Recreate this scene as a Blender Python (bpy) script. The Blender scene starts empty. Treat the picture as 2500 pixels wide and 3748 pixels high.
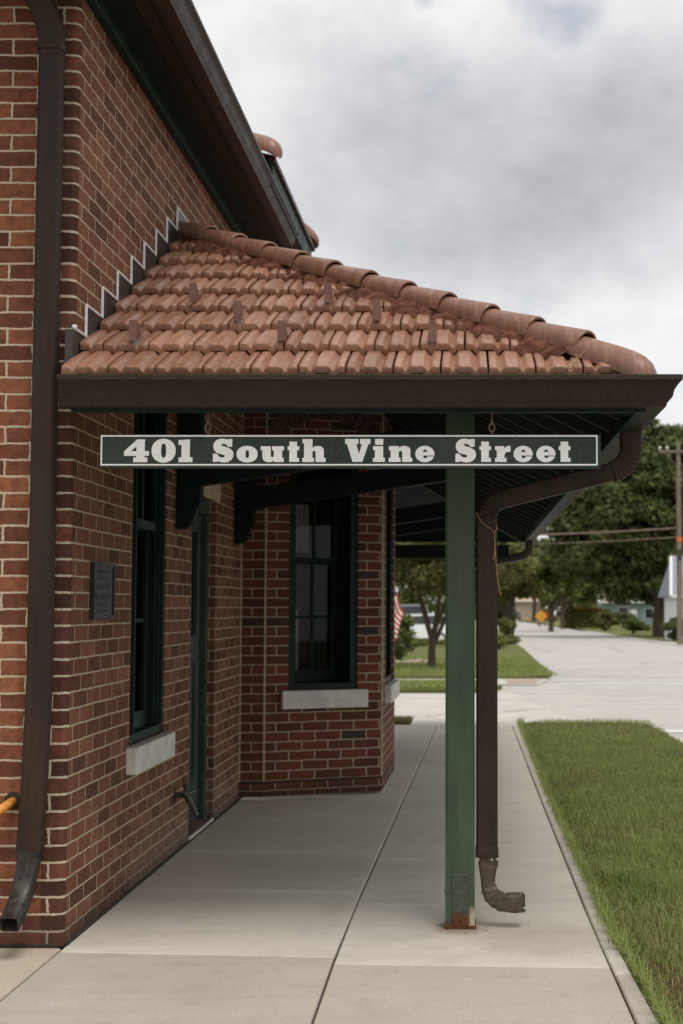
import bpy, bmesh, math, random
import numpy as np
from mathutils import Vector, Matrix
random.seed(7); np.random.seed(7)
sc = bpy.context.scene
R = math.radians

# ------------------------------------------------------------ camera, sky, sun, exposure
EYE = 1.385
cam = bpy.data.cameras.new('camera'); cam_o = bpy.data.objects.new('camera', cam); sc.collection.objects.link(cam_o)
cam_o.location = (0, 0, EYE); cam_o.rotation_euler = (R(90 + 3.759), 0, 0)
cam.lens = 50; cam.sensor_width = 36; cam.sensor_fit = 'AUTO'; cam.shift_x = -0.1259
cam.clip_start = 0.05; cam.clip_end = 3000
cam.dof.use_dof = True; cam.dof.focus_distance = 5.6; cam.dof.aperture_fstop = 4.2
sc.camera = cam_o

SUN_EL, SUN_AZ = 67.0, 148.0          # azimuth clockwise from +Y: a high veiled sun behind the camera to the right
world = bpy.data.worlds.new('World'); sc.world = world; world.use_nodes = True
wt = world.node_tree; wn = wt.nodes; wl = wt.links; wn.clear()
def wnode(t, **k):
    n = wn.new(t)
    for a, b in k.items(): setattr(n, a, b)
    return n
sky = wnode('ShaderNodeTexSky', sky_type='NISHITA', sun_disc=False, sun_elevation=R(SUN_EL), sun_rotation=R(SUN_AZ))
tc = wnode('ShaderNodeTexCoord')
def wmath(op, a, b=None, c=None, clamp=False):
    n = wnode('ShaderNodeMath', operation=op, use_clamp=clamp)
    for i, v in enumerate((a, b, c)):
        if v is None: continue
        if isinstance(v, (int, float)): n.inputs[i].default_value = v
        else: wl.new(v, n.inputs[i])
    return n.outputs[0]
def wnoise(scale, detail, rough, loc=(0, 0, 0), stretch=(1, 1, 1)):
    m = wnode('ShaderNodeMapping'); m.inputs['Location'].default_value = loc; m.inputs['Scale'].default_value = stretch
    wl.new(tc.outputs['Generated'], m.inputs[0])
    n = wnode('ShaderNodeTexNoise'); n.inputs['Scale'].default_value = scale; n.inputs['Detail'].default_value = detail
    n.inputs['Roughness'].default_value = rough; wl.new(m.outputs[0], n.inputs[0])
    return n
warp = wnoise(5, 5, 0.62, (3.1, 1.7, 0.4))
wv = wnode('ShaderNodeVectorMath', operation='MULTIPLY_ADD')
wl.new(warp.outputs['Color'], wv.inputs[0]); wv.inputs[1].default_value = (.17, .17, .17)
wsub = wnode('ShaderNodeVectorMath', operation='ADD'); wl.new(tc.outputs['Generated'], wsub.inputs[0]); wsub.inputs[1].default_value = (-.085, -.085, -.085)
wl.new(wsub.outputs[0], wv.inputs[2])
def lobe(c, s, inner, outer):
    """soft dark lobe of cloud round a direction of the sky"""
    d = wnode('ShaderNodeVectorMath', operation='SUBTRACT'); wl.new(wv.outputs[0], d.inputs[0]); d.inputs[1].default_value = c
    m = wnode('ShaderNodeVectorMath', operation='MULTIPLY'); wl.new(d.outputs[0], m.inputs[0]); m.inputs[1].default_value = s
    l = wnode('ShaderNodeVectorMath', operation='LENGTH'); wl.new(m.outputs[0], l.inputs[0])
    r = wnode('ShaderNodeMapRange', interpolation_type='SMOOTHSTEP'); wl.new(l.outputs['Value'], r.inputs[0])
    r.inputs[1].default_value = inner; r.inputs[2].default_value = outer; r.inputs[3].default_value = 1; r.inputs[4].default_value = 0
    return r.outputs[0]
big = wnoise(2.2, 7, 0.56, (0.3, 5.2, 1.1), (1, 1, 1.7))
small = wnoise(9, 6, 0.6, (7.3, 0.2, 2.1), (1, 1, 1.6))
dk = lobe((0.015, .95, .285), (.60, .3, 1.45), .03, .185)
dk2 = lobe((0.14, .94, .315), (.70, .3, 2.0), .03, .18)
dk3 = lobe((-.09, .93, .35), (1.5, .3, 1.5), .0, .12)
s1 = wmath('MULTIPLY', dk, .78); s2 = wmath('MULTIPLY', dk2, .70); s3 = wmath('MULTIPLY', dk3, .26)
mid = wnoise(5.5, 7, .62, (2.2, 8.1, 4.4), (1, 1, 1.5))
mr_ = wnode('ShaderNodeMapRange'); wl.new(mid.outputs['Fac'], mr_.inputs[0]); mr_.inputs[1].default_value = .34; mr_.inputs[2].default_value = .66; mr_.inputs[3].default_value = .62; mr_.inputs[4].default_value = 1.05
dark = wmath('MULTIPLY', wmath('ADD', wmath('MAXIMUM', s1, s2), wmath('MULTIPLY', s3, .7)), mr_.outputs[0])
gen = wnode('ShaderNodeMapRange', interpolation_type='SMOOTHSTEP'); wl.new(big.outputs['Fac'], gen.inputs[0])
gen.inputs[1].default_value = .42; gen.inputs[2].default_value = .68; gen.inputs[3].default_value = 0; gen.inputs[4].default_value = .30
det = wmath('MULTIPLY_ADD', small.outputs['Fac'], .62, -.31)
dark = wmath('ADD', dark, wmath('ADD', gen.outputs[0], det), clamp=True)
cr = wnode('ShaderNodeValToRGB'); wl.new(dark, cr.inputs[0])
cr.color_ramp.elements[0].color = (9.3, 9.28, 9.2, 1); cr.color_ramp.elements[1].color = (4.2, 4.28, 4.62, 1)
e = cr.color_ramp.elements.new(.45); e.color = (6.7, 6.74, 6.92, 1)
gapn = wnode('ShaderNodeMapRange'); wl.new(small.outputs['Fac'], gapn.inputs[0])
gapn.inputs[1].default_value = .62; gapn.inputs[2].default_value = .75; gapn.inputs[3].default_value = .97; gapn.inputs[4].default_value = .75
gl1 = lobe((0.058, .915, .40), (1.3, .3, 2.6), .0, .06); gl2 = lobe((-.045, .915, .405), (1.4, .3, 3.2), .0, .05)
gf = wmath('SUBTRACT', gapn.outputs[0], wmath('MULTIPLY', wmath('ADD', gl1, gl2), .42), clamp=True)
mixw = wnode('ShaderNodeMix', data_type='RGBA'); wl.new(gf, mixw.inputs[0])
wl.new(sky.outputs[0], mixw.inputs[6]); wl.new(cr.outputs[0], mixw.inputs[7])
bg = wnode('ShaderNodeBackground'); wl.new(mixw.outputs[2], bg.inputs[0]); bg.inputs[1].default_value = 0.105
wo = wnode('ShaderNodeOutputWorld'); wl.new(bg.outputs[0], wo.inputs[0])
sun = bpy.data.lights.new('sun', 'SUN'); sun.energy = 2.2; sun.angle = R(24); sun.color = (1, .955, .90)
sun_o = bpy.data.objects.new('sun', sun); sc.collection.objects.link(sun_o)
sd = Vector((math.sin(R(SUN_AZ)) * math.cos(R(SUN_EL)), math.cos(R(SUN_AZ)) * math.cos(R(SUN_EL)), math.sin(R(SUN_EL))))
sun_o.rotation_euler = sd.to_track_quat('Z', 'Y').to_euler(); sun_o.location = sd * 40
sc.view_settings.view_transform = 'Standard'; sc.view_settings.look = 'None'; sc.view_settings.exposure = 0.0; sc.view_settings.gamma = 1
sc.cycles.max_bounces = 8; sc.cycles.transparent_max_bounces = 12; sc.cycles.use_denoising = True

# ------------------------------------------------------------ object helpers
def lnk(o): sc.collection.objects.link(o); return o
def tag(o, label=None, cat=None, group=None, kind=None):
    for k, v in (('label', label), ('category', cat), ('group', group), ('kind', kind)):
        if v: o[k] = v
    return o
def thing(name, loc, label, cat, group=None):
    o = lnk(bpy.data.objects.new(name, None)); o.location = loc; o.empty_display_size = .1
    return tag(o, label, cat, group)
def wloc(p):
    v = Vector((0, 0, 0))
    while p is not None: v += p.location; p = p.parent
    return v

class MB:
    """collects shapes in world coordinates, links them as ONE mesh object"""
    def __init__(s): s.v = []; s.f = []; s.m = []; s.uv = []
    def face(s, pts, m=0, uv=None):
        i = len(s.v); s.v += [tuple(p) for p in pts]; s.f.append(tuple(range(i, i + len(pts)))); s.m.append(m); s.uv.append(uv)
    def grid(s, rows, m=0, closed=False, cap=False):
        """quads between rows of equal length (vertices shared)"""
        n = len(rows[0]); b = len(s.v)
        for r in rows: s.v += [tuple(p) for p in r]
        for i in range(len(rows) - 1):
            for j in range(n if closed else n - 1):
                k = (j + 1) % n
                s.f.append((b + i*n + j, b + i*n + k, b + (i+1)*n + k, b + (i+1)*n + j)); s.m.append(m); s.uv.append(None)
        if cap:
            s.f.append(tuple(b + j for j in reversed(range(n)))); s.m.append(m); s.uv.append(None)
            s.f.append(tuple(b + (len(rows)-1)*n + j for j in range(n))); s.m.append(m); s.uv.append(None)
    def box(s, lo, hi, m=0):
        (a, b, c), (d, e, f) = lo, hi
        i = len(s.v)
        s.v += [(a,b,c),(d,b,c),(d,e,c),(a,e,c),(a,b,f),(d,b,f),(d,e,f),(a,e,f)]
        for q in ((3,2,1,0),(4,5,6,7),(0,1,5,4),(1,2,6,5),(2,3,7,6),(3,0,4,7)):
            s.f.append(tuple(i + k for k in q)); s.m.append(m); s.uv.append(None)
    def hexa(s, p, m=0):
        """box from 8 corners: 4 bottom, 4 top"""
        i = len(s.v); s.v += [tuple(q) for q in p]
        for q in ((3,2,1,0),(4,5,6,7),(0,1,5,4),(1,2,6,5),(2,3,7,6),(3,0,4,7)):
            s.f.append(tuple(i + k for k in q)); s.m.append(m); s.uv.append(None)
    def prism(s, poly, off, m=0):
        off = Vector(off); a = [Vector(p) for p in poly]; b = [p + off for p in a]
        s.face(list(reversed(a)), m); s.face(b, m)
        for i in range(len(a)):
            j = (i + 1) % len(a); s.face([a[i], a[j], b[j], b[i]], m)
    def tube(s, path, rad, seg=10, m=0, cap=True, shape=None):
        """swept section; rad one value or one per point; shape = list of (a, b) unit offsets"""
        path = [Vector(p) for p in path]; rows = []
        if shape is None: shape = [(math.cos(2*math.pi*k/seg), math.sin(2*math.pi*k/seg)) for k in range(seg)]
        up = None
        for i, p in enumerate(path):
            t = (path[min(i+1, len(path)-1)] - path[max(i-1, 0)]).normalized()
            if up is None:
                up = Vector((0, 0, 1)) if abs(t.z) < .9 else Vector((0, 1, 0))
            a = t.cross(up).normalized(); up = a.cross(t).normalized()
            r = rad[i] if isinstance(rad, (list, tuple)) else rad
            rows.append([p + a * (x * r) + up * (y * r) for x, y in shape])
        s.grid(rows, m, closed=True, cap=cap)
    def lathe(s, c, prof, seg=14, m=0, axis='z', cap=False):
        rows = []
        for r, h in prof:
            row = []
            for k in range(seg):
                a = 2*math.pi*k/seg; x, y = r*math.cos(a), r*math.sin(a)
                row.append({'z': (c[0]+x, c[1]+y, c[2]+h), 'x': (c[0]+h, c[1]+x, c[2]+y), 'y': (c[0]+y, c[1]+h, c[2]+x)}[axis])
            rows.append(row)
        s.grid(rows, m, closed=True, cap=cap)
    def build(s, name, mats, parent=None, smooth=None, bevel=None, weld=False):
        me = bpy.data.meshes.new(name); o = lnk(bpy.data.objects.new(name, me))
        off = wloc(parent) if parent else Vector((0, 0, 0))
        me.from_pydata([Vector(v) - off for v in s.v], [], s.f)
        if not isinstance(mats, (list, tuple)): mats = [mats]
        for x in mats: me.materials.append(x)
        me.polygons.foreach_set('material_index', s.m)
        if any(u is not None for u in s.uv):
            L = me.uv_layers.new(name='UVMap')
            for p, u in zip(me.polygons, s.uv):
                for k, li in enumerate(p.loop_indices): L.data[li].uv = u[k] if u else (0, 0)
        me.validate()
        if weld or bevel:
            bm = bmesh.new(); bm.from_mesh(me); bmesh.ops.remove_doubles(bm, verts=bm.verts, dist=1e-5)
            bmesh.ops.recalc_face_normals(bm, faces=bm.faces); bm.to_mesh(me); bm.free()
        if smooth:
            me.polygons.foreach_set('use_smooth', [True] * len(me.polygons)); me.set_sharp_from_angle(angle=R(smooth))
        if parent: o.parent = parent
        if bevel:
            b = o.modifiers.new('bevel', 'BEVEL'); b.width = bevel; b.segments = 2; b.limit_method = 'ANGLE'; b.angle_limit = R(40)
        return o
def dup(o, parent=None, loc=None, rotz=None):
    c = lnk(o.copy()); c.parent = parent if parent is not None else o.parent
    if loc is not None: c.location = loc
    if rotz is not None: c.rotation_euler.z = rotz
    return c
def copy_tree(root, loc, rotz=0, label=None, scale=None):
    r = lnk(root.copy()); r.location = loc; r.rotation_euler.z = rotz
    if label: r['label'] = label
    if scale: r.scale = (scale,)*3
    for ch in list(root.children):
        c = lnk(ch.copy()); c.parent = r
        for g in list(ch.children): d = lnk(g.copy()); d.parent = c
    return r
def arc(c, r, a0, a1, n, ax=(1,0,0), ay=(0,0,1)):
    ax, ay, c = Vector(ax), Vector(ay), Vector(c)
    return [c + ax*(r*math.cos(R(a0+(a1-a0)*k/n))) + ay*(r*math.sin(R(a0+(a1-a0)*k/n))) for k in range(n+1)]

# ------------------------------------------------------------ material helpers
class NT:
    def __init__(s, name):
        s.mat = bpy.data.materials.new(name); s.mat.use_nodes = True; s.t = s.mat.node_tree; s.n = s.t.nodes; s.l = s.t.links
        s.p = s.n['Principled BSDF']
    def node(s, t, **k):
        n = s.n.new(t)
        for a, b in k.items(): setattr(n, a, b)
        return n
    def put(s, sock, v):
        if isinstance(v, bpy.types.NodeSocket): s.l.new(v, sock)
        elif v is not None: sock.default_value = v
    def math(s, op, a, b=None, c=None, clamp=False):
        n = s.node('ShaderNodeMath', operation=op, use_clamp=clamp)
        for i, v in enumerate((a, b, c)): s.put(n.inputs[i], v)
        return n.outputs[0]
    def pos(s, scale=(1,1,1)):
        g = s.node('ShaderNodeNewGeometry'); m = s.node('ShaderNodeMapping'); m.inputs['Scale'].default_value = scale
        s.l.new(g.outputs['Position'], m.inputs[0]); return m.outputs[0]
    def noise(s, vec, scale, detail=4, rough=.55, col=False):
        n = s.node('ShaderNodeTexNoise'); s.put(n.inputs['Vector'], vec)
        n.inputs['Scale'].default_value = scale; n.inputs['Detail'].default_value = detail; n.inputs['Roughness'].default_value = rough
        return n.outputs['Color' if col else 'Fac']
    def rng(s, v, a, b, c=0., d=1., smooth=True):
        n = s.node('ShaderNodeMapRange'); n.interpolation_type = 'SMOOTHSTEP' if smooth else 'LINEAR'
        for i, x in enumerate((v, a, b, c, d)): s.put(n.inputs[i], x)
        return n.outputs[0]
    def mix(s, f, a, b, blend='MIX'):
        n = s.node('ShaderNodeMix', data_type='RGBA', blend_type=blend); s.put(n.inputs[0], f)
        for i, v in ((6, a), (7, b)): s.put(n.inputs[i], (*v, 1) if isinstance(v, tuple) and len(v) == 3 else v)
        return n.outputs[2]
    def ramp(s, f, stops, const=False):
        n = s.node('ShaderNodeValToRGB'); s.put(n.inputs[0], f); cr = n.color_ramp
        if const: cr.interpolation = 'CONSTANT'
        while len(cr.elements) < len(stops): cr.elements.new(.5)
        for e, (p, c) in zip(cr.elements, stops): e.position = p; e.color = (*c, 1)
        return n.outputs[0]
    def bump(s, h, strength, dist=.01):
        b = s.node('ShaderNodeBump'); b.inputs['Strength'].default_value = strength; b.inputs['Distance'].default_value = dist
        s.put(b.inputs['Height'], h); s.l.new(b.outputs[0], s.p.inputs['Normal'])
    def out(s, col=None, rough=None, spec=None, metal=None):
        s.put(s.p.inputs['Base Color'], (*col, 1) if isinstance(col, tuple) else col)
        s.put(s.p.inputs['Roughness'], rough); s.put(s.p.inputs['Specular IOR Level'], spec); s.put(s.p.inputs['Metallic'], metal)
        return s.mat
def plain(name, col, rough=.6, var=.25, scale=8., bump=.15, bscale=60., spec=.4, stretch=(1,1,1), metal=0., dist=.004):
    t = NT(name); p = t.pos(stretch)
    n = t.noise(p, scale, 5, .6); f = t.rng(n, .3, .7)
    c = t.mix(f, tuple(x*(1-var) for x in col), tuple(min(1, x*(1+var)) for x in col))
    if bump: t.bump(t.noise(p, bscale, 4, .6), bump, dist)
    return t.out(c, t.rng(n, .3, .7, max(0, rough-.08), min(1, rough+.08)), spec, metal)

def brick_mat(name, stops, mortar, msize=.0055, w=.2135, h=.0688, blotch=.55, smear=.12, burnt=.5, salt=0.):
    t = NT(name); uvn = t.node('ShaderNodeUVMap'); uvn.uv_map = 'UVMap'
    wob = t.noise(uvn.outputs[0], 14, 3, .6, col=True)
    v1 = t.node('ShaderNodeVectorMath', operation='MULTIPLY_ADD'); t.l.new(wob, v1.inputs[0]); v1.inputs[1].default_value = (.020, .011, 0)
    t.l.new(uvn.outputs[0], v1.inputs[2])
    wob2 = t.noise(uvn.outputs[0], 90, 2, .5, col=True)
    v2 = t.node('ShaderNodeVectorMath', operation='MULTIPLY_ADD'); t.l.new(wob2, v2.inputs[0]); v2.inputs[1].default_value = (.0062, .0058, 0)
    t.l.new(v1.outputs[0], v2.inputs[2])
    b = t.node('ShaderNodeTexBrick'); b.offset = .5; b.offset_frequency = 2; t.l.new(v2.outputs[0], b.inputs['Vector'])
    b.inputs['Color1'].default_value = (0,0,0,1); b.inputs['Color2'].default_value = (1,1,1,1); b.inputs['Mortar'].default_value = (.5,.5,.5,1)
    b.inputs['Scale'].default_value = 1; b.inputs['Mortar Size'].default_value = msize; b.inputs['Mortar Smooth'].default_value = .25
    b.inputs['Brick Width'].default_value = w; b.inputs['Row Height'].default_value = h
    base = t.ramp(b.outputs['Color'], stops)
    n1 = t.noise(uvn.outputs[0], 22, 6, .65); n2 = t.noise(uvn.outputs[0], 3.1, 4, .6); n3 = t.noise(uvn.outputs[0], 160, 3, .6)
    base = t.mix(t.rng(n1, .42, .66, 0, blotch), base, (.055, .026, .02))
    base = t.mix(t.rng(n2, .35, .7, 0, burnt), base, t.mix(1., base, (.62, .5, .46), 'MULTIPLY'))
    base = t.mix(t.math('MULTIPLY', t.rng(n3, .5, .8), .35), base, t.mix(1., base, (1.5, 1.35, 1.2), 'MULTIPLY'))
    mc = t.mix(t.rng(n3, .35, .65), tuple(x*.78 for x in mortar), mortar)
    mc = t.mix(t.rng(n2, .5, .75, 0, .45), mc, tuple(x*.6 for x in mortar))
    sm = t.math('MULTIPLY', t.rng(t.noise(uvn.outputs[0], 48, 5, .7), .60, .72), smear)
    f = t.math('MAXIMUM', b.outputs['Fac'], sm)
    col = t.mix(f, base, mc)
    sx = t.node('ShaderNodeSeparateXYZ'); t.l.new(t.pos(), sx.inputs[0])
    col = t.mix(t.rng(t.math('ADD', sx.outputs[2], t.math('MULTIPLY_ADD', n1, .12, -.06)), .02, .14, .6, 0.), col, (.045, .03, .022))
    if salt:
        sm2 = t.math('MULTIPLY', t.rng(sx.outputs[2], .10, .38, 1., 0.), t.math('MULTIPLY', t.rng(sx.outputs[1], 6.6, 7.4), t.rng(n3, .50, .62)))
        col = t.mix(t.math('MULTIPLY', sm2, salt), col, (.5, .46, .40))
    hgt = t.math('ADD', t.math('MULTIPLY', b.outputs['Fac'], -1.), t.math('MULTIPLY', n3, .35))
    hgt = t.math('ADD', hgt, t.math('MULTIPLY', n1, .3))
    t.bump(hgt, .8, .006)
    return t.out(col, t.rng(n1, .3, .7, .75, .92), .12)

MT = {}
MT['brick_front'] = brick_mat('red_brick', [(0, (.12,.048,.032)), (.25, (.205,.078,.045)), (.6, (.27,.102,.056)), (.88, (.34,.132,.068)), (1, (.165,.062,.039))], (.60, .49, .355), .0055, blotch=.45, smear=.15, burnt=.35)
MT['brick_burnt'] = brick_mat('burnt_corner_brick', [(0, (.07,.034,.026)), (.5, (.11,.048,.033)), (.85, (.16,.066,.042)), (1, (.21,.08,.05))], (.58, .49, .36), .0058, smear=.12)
MT['brick_side'] = brick_mat('shaded_brick', [(0, (.115,.053,.033)), (.2, (.168,.075,.044)), (.6, (.208,.093,.054)), (1, (.25,.117,.066))], (.53, .43, .295), .0046, blotch=.28, smear=.06, salt=.5)  # same brick as the front wall, side wall's shade painted in as darker brown
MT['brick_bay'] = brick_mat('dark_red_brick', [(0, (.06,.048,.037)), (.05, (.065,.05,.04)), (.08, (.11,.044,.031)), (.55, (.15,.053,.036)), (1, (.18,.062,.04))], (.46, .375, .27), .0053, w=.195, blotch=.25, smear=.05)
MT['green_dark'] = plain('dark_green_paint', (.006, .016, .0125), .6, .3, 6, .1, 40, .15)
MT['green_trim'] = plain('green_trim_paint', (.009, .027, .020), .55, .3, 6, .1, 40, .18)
MT['green_door'] = plain('green_door_paint', (.034, .060, .047), .55, .2, 5, .1, 40, .2)
MT['brown_metal'] = plain('brown_metal', (.034, .0215, .0145), .48, .25, 7, .06, 20, .2, (1, 1, .25))
MT['brown_soffit'] = plain('brown_soffit_metal', (.075, .050, .035), .6, .2, 5, .05, 30, .2)
MT['eave_brown'] = plain('dark_brown_eave', (.022, .017, .013), .6, .2, 5, .05, 30, .12)
MT['flashing'] = plain('dark_flashing', (.034, .028, .024), .5, .3, 4, .12, 9, .5)
MT['caulk'] = plain('white_caulk', (.68, .67, .64), .7, .12, 30, .2, 90)
MT['stone'] = plain('pale_stone', (.62, .60, .55), .85, .15, 9, .3, 120, .2)
MT['tan_stone'] = plain('tan_stone', (.55, .43, .30), .85, .15, 9, .3, 120, .2)
MT['wood_dark'] = plain('dark_wood', (.02, .026, .022), .7, .3, 5, .2, 40)
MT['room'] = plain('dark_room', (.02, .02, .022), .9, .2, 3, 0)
MT['plaque'] = plain('bronze_plaque', (.022, .026, .025), .5, .3, 20, .2, 90, .25, metal=.2)
MT['white_paint'] = plain('white_paint', (.74, .74, .72), .5, .06, 20, .1, 80)
MT['chain'] = plain('rusty_steel', (.22, .16, .11), .6, .4, 60, .2, 200, .4, metal=.4)
MT['brass'] = plain('aged_brass', (.075, .07, .05), .5, .4, 60, .2, 150, .4, metal=.5)
MT['yellow_pipe'] = plain('yellow_pipe_paint', (.62, .26, .045), .55, .28, 55, .3, 120)
MT['twine'] = plain('jute_twine', (.36, .23, .10), .9, .3, 200, .2, 400, .1)
MT['straw'] = plain('dry_straw', (.55, .45, .24), .9, .2, 100, 0)
MT['bedding'] = plain('red_mortar', (.125, .052, .033), .95, .5, 26, .8, 70, .1, dist=.012)
MT['bark'] = plain('bark', (.085, .065, .05), .9, .35, 12, .6, 30, .15, (1, 1, .3), dist=.02)
MT['pole_wood'] = plain('pole_wood', (.21, .165, .13), .9, .3, 8, .3, 30, .15, (1, 1, .1))
MT['dark_glass'] = plain('car_glass', (.02, .022, .025), .08, .1, 3, 0, spec=.6)
MT['rubber'] = plain('rubber', (.02, .02, .02), .8, .2, 10, 0)
MT['rock'] = plain('garden_rock', (.36, .29, .22), .9, .3, 8, .6, 25, .2, dist=.02)
MT['soil'] = plain('dark_soil', (.045, .032, .022), .95, .5, 25, .8, 60, .1, dist=.02)

def glass_mat():
    t = NT('window_glass'); t.n.remove(t.p)
    tr = t.node('ShaderNodeBsdfTransparent'); tr.inputs[0].default_value = (.62, .66, .66, 1)
    gl = t.node('ShaderNodeBsdfGlossy'); gl.inputs['Roughness'].default_value = .02; gl.inputs[0].default_value = (.9, .93, .95, 1)
    fr = t.node('ShaderNodeFresnel'); fr.inputs[0].default_value = 1.5
    mx = t.node('ShaderNodeMixShader'); t.l.new(t.math('MULTIPLY_ADD', fr.outputs[0], .45, .0), mx.inputs[0])
    t.l.new(tr.outputs[0], mx.inputs[1]); t.l.new(gl.outputs[0], mx.inputs[2])
    t.l.new(mx.outputs[0], t.n['Material Output'].inputs[0]); return t.mat
MT['glass'] = glass_mat()

def tile_mat(name, a, b, c):
    t = NT(name); g = t.node('ShaderNodeNewGeometry'); p = t.pos()
    col = t.ramp(g.outputs['Random Per Island'], [(0, a), (.5, b), (1, c)])
    n1 = t.noise(p, 9, 5, .65); n2 = t.noise(t.pos((1, .15, .15)), 60, 3, .6); n3 = t.noise(p, 140, 3, .6)
    col = t.mix(t.rng(n1, .52, .78, 0, .38), col, tuple(x*.5 for x in b))
    col = t.mix(t.rng(n2, .45, .75, 0, .35), col, (.42, .27, .19))
    col = t.mix(t.rng(n3, .68, .76, 0, .5), col, (.10, .06, .04))
    t.bump(t.math('ADD', t.math('MULTIPLY', n2, .6), n3), .12, .003)
    return t.out(col, t.rng(n1, .3, .7, .34, .5), .45)
MT['tile'] = tile_mat('clay_tile', (.205,.09,.05), (.255,.117,.066), (.31,.152,.092))
MT['hip'] = tile_mat('clay_hip_tile', (.165,.074,.046), (.205,.098,.064), (.25,.128,.088))

def concrete_mat(name, col, warm, agg=.3, crack=0.):
    t = NT(name); p = t.pos()
    n1 = t.noise(p, 1.3, 5, .6); n2 = t.noise(t.pos((.35, 2.5, 1)), 2.2, 5, .65); n3 = t.noise(p, 190, 3, .7); n4 = t.noise(p, 34, 4, .65)
    c = t.mix(t.rng(n1, .32, .68), col, warm); c = t.mix(t.rng(t.noise(p, 3.7, 6, .7), .48, .70, 0, .42), c, tuple(x*.64 for x in warm)); c = t.mix(t.rng(t.noise(p, 2.3, 5, .7), .55, .75, 0, .35), c, tuple(min(.75, x*1.28) for x in col))
    c = t.mix(t.rng(n2, .45, .7, 0, .26), c, tuple(x*.72 for x in col))
    c = t.mix(t.rng(n4, .52, .72, 0, .28), c, tuple(x*.62 for x in warm))
    c = t.mix(t.math('MULTIPLY', t.rng(n3, .5, .75), agg), c, tuple(min(1, x*1.45) for x in warm))
    c = t.mix(t.math('MULTIPLY', t.rng(n3, .5, .3), agg), c, tuple(x*.5 for x in col))
    # spots with a shape of their own: rust round the post foot, a brown patch beside it
    sx = t.node('ShaderNodeSeparateXYZ'); t.l.new(p, sx.inputs[0])
    def spot(cx, cy, rx, ry, nz, lo, hi):
        dx = t.math('DIVIDE', t.math('SUBTRACT', sx.outputs[0], cx), rx); dy = t.math('DIVIDE', t.math('SUBTRACT', sx.outputs[1], cy), ry)
        d = t.math('SQRT', t.math('ADD', t.math('MULTIPLY', dx, dx), t.math('MULTIPLY', dy, dy)))
        return t.rng(t.math('ADD', d, t.math('MULTIPLY_ADD', n4, nz, -nz*.5)), lo, hi, 1., 0.)
    c = t.mix(t.math('MULTIPLY', spot(-.045, 6.20, .13, .12, 1.3, .45, 1.15), .55), c, (.19, .10, .045))
    c = t.mix(t.math('MULTIPLY', spot(.33, 6.02, .38, .36, 1.6, .35, 1.2), .34), c, (.17, .135, .10))
    c = t.mix(t.math('MULTIPLY', spot(-1.0, 7.6, .75, .5, 1.4, .3, 1.2), .24), c, (.24, .20, .155))
    if crack:
        wv_ = t.node('ShaderNodeVectorMath', operation='MULTIPLY_ADD'); t.l.new(t.noise(p, .8, 5, .65, col=True), wv_.inputs[0]); wv_.inputs[1].default_value = (1.6, 1.6, 0); t.l.new(p, wv_.inputs[2])
        vo = t.node('ShaderNodeTexVoronoi', feature='DISTANCE_TO_EDGE'); vo.inputs['Scale'].default_value = crack; t.l.new(wv_.outputs[0], vo.inputs[0])
        c = t.mix(t.math('MULTIPLY', t.rng(vo.outputs['Distance'], .002, .009, 1., 0.), .55), c, (.12, .11, .095))
        c = t.mix(t.rng(t.noise(p, .22, 4, .6), .45, .65, 0, .3), c, tuple(x*.78 for x in col))
    t.bump(t.math('ADD', t.math('MULTIPLY', n3, .5), n4), .35, .004)
    return t.out(c, .9, .1)
MT['conc'] = concrete_mat('broomed_concrete', (.50, .463, .405), (.545, .50, .425), .5)
MT['conc_warm'] = concrete_mat('sandy_concrete', (.40, .355, .30), (.44, .392, .33), .65)
MT['conc_edge'] = concrete_mat('trowelled_concrete', (.52, .48, .42), (.555, .51, .435), .2)
MT['conc_agg'] = concrete_mat('exposed_aggregate_concrete', (.42, .36, .29), (.50, .43, .34), .8)
MT['road'] = concrete_mat('worn_road', (.43, .41, .385), (.48, .455, .42), .2, .11)
MT['street'] = concrete_mat('pale_street', (.47, .45, .415), (.53, .50, .455), .2, .16)
MT['joint'] = plain('joint_filler', (.035, .028, .022), .95, .4, 30, .3, 80)
MT['ramp_brick'] = plain('red_ramp', (.36, .25, .21), .9, .2, 20, .3, 60)

def lawn_mat(name, a, b, c):
    t = NT(name); p = t.pos(); n1 = t.noise(p, .55, 5, .6); n2 = t.noise(p, 9, 5, .7); n3 = t.noise(p, 70, 3, .7)
    col = t.mix(t.rng(n1, .35, .65), a, b); col = t.mix(t.rng(n2, .45, .7, 0, .6), col, c)
    col = t.mix(t.rng(n3, .4, .7, 0, .5), col, tuple(x*.45 for x in a))
    t.bump(t.math('ADD', n2, n3), .9, .05); return t.out(col, .95, .1)
MT['lawn'] = lawn_mat('lawn_turf', (.15, .17, .055), (.19, .20, .07), (.25, .215, .10))
MT['verge_soil'] = lawn_mat('grassy_soil', (.10, .115, .04), (.12, .12, .05), (.10, .075, .045))
MT['ground'] = lawn_mat('ground_turf', (.08, .095, .03), (.10, .11, .04), (.12, .11, .055))

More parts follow.
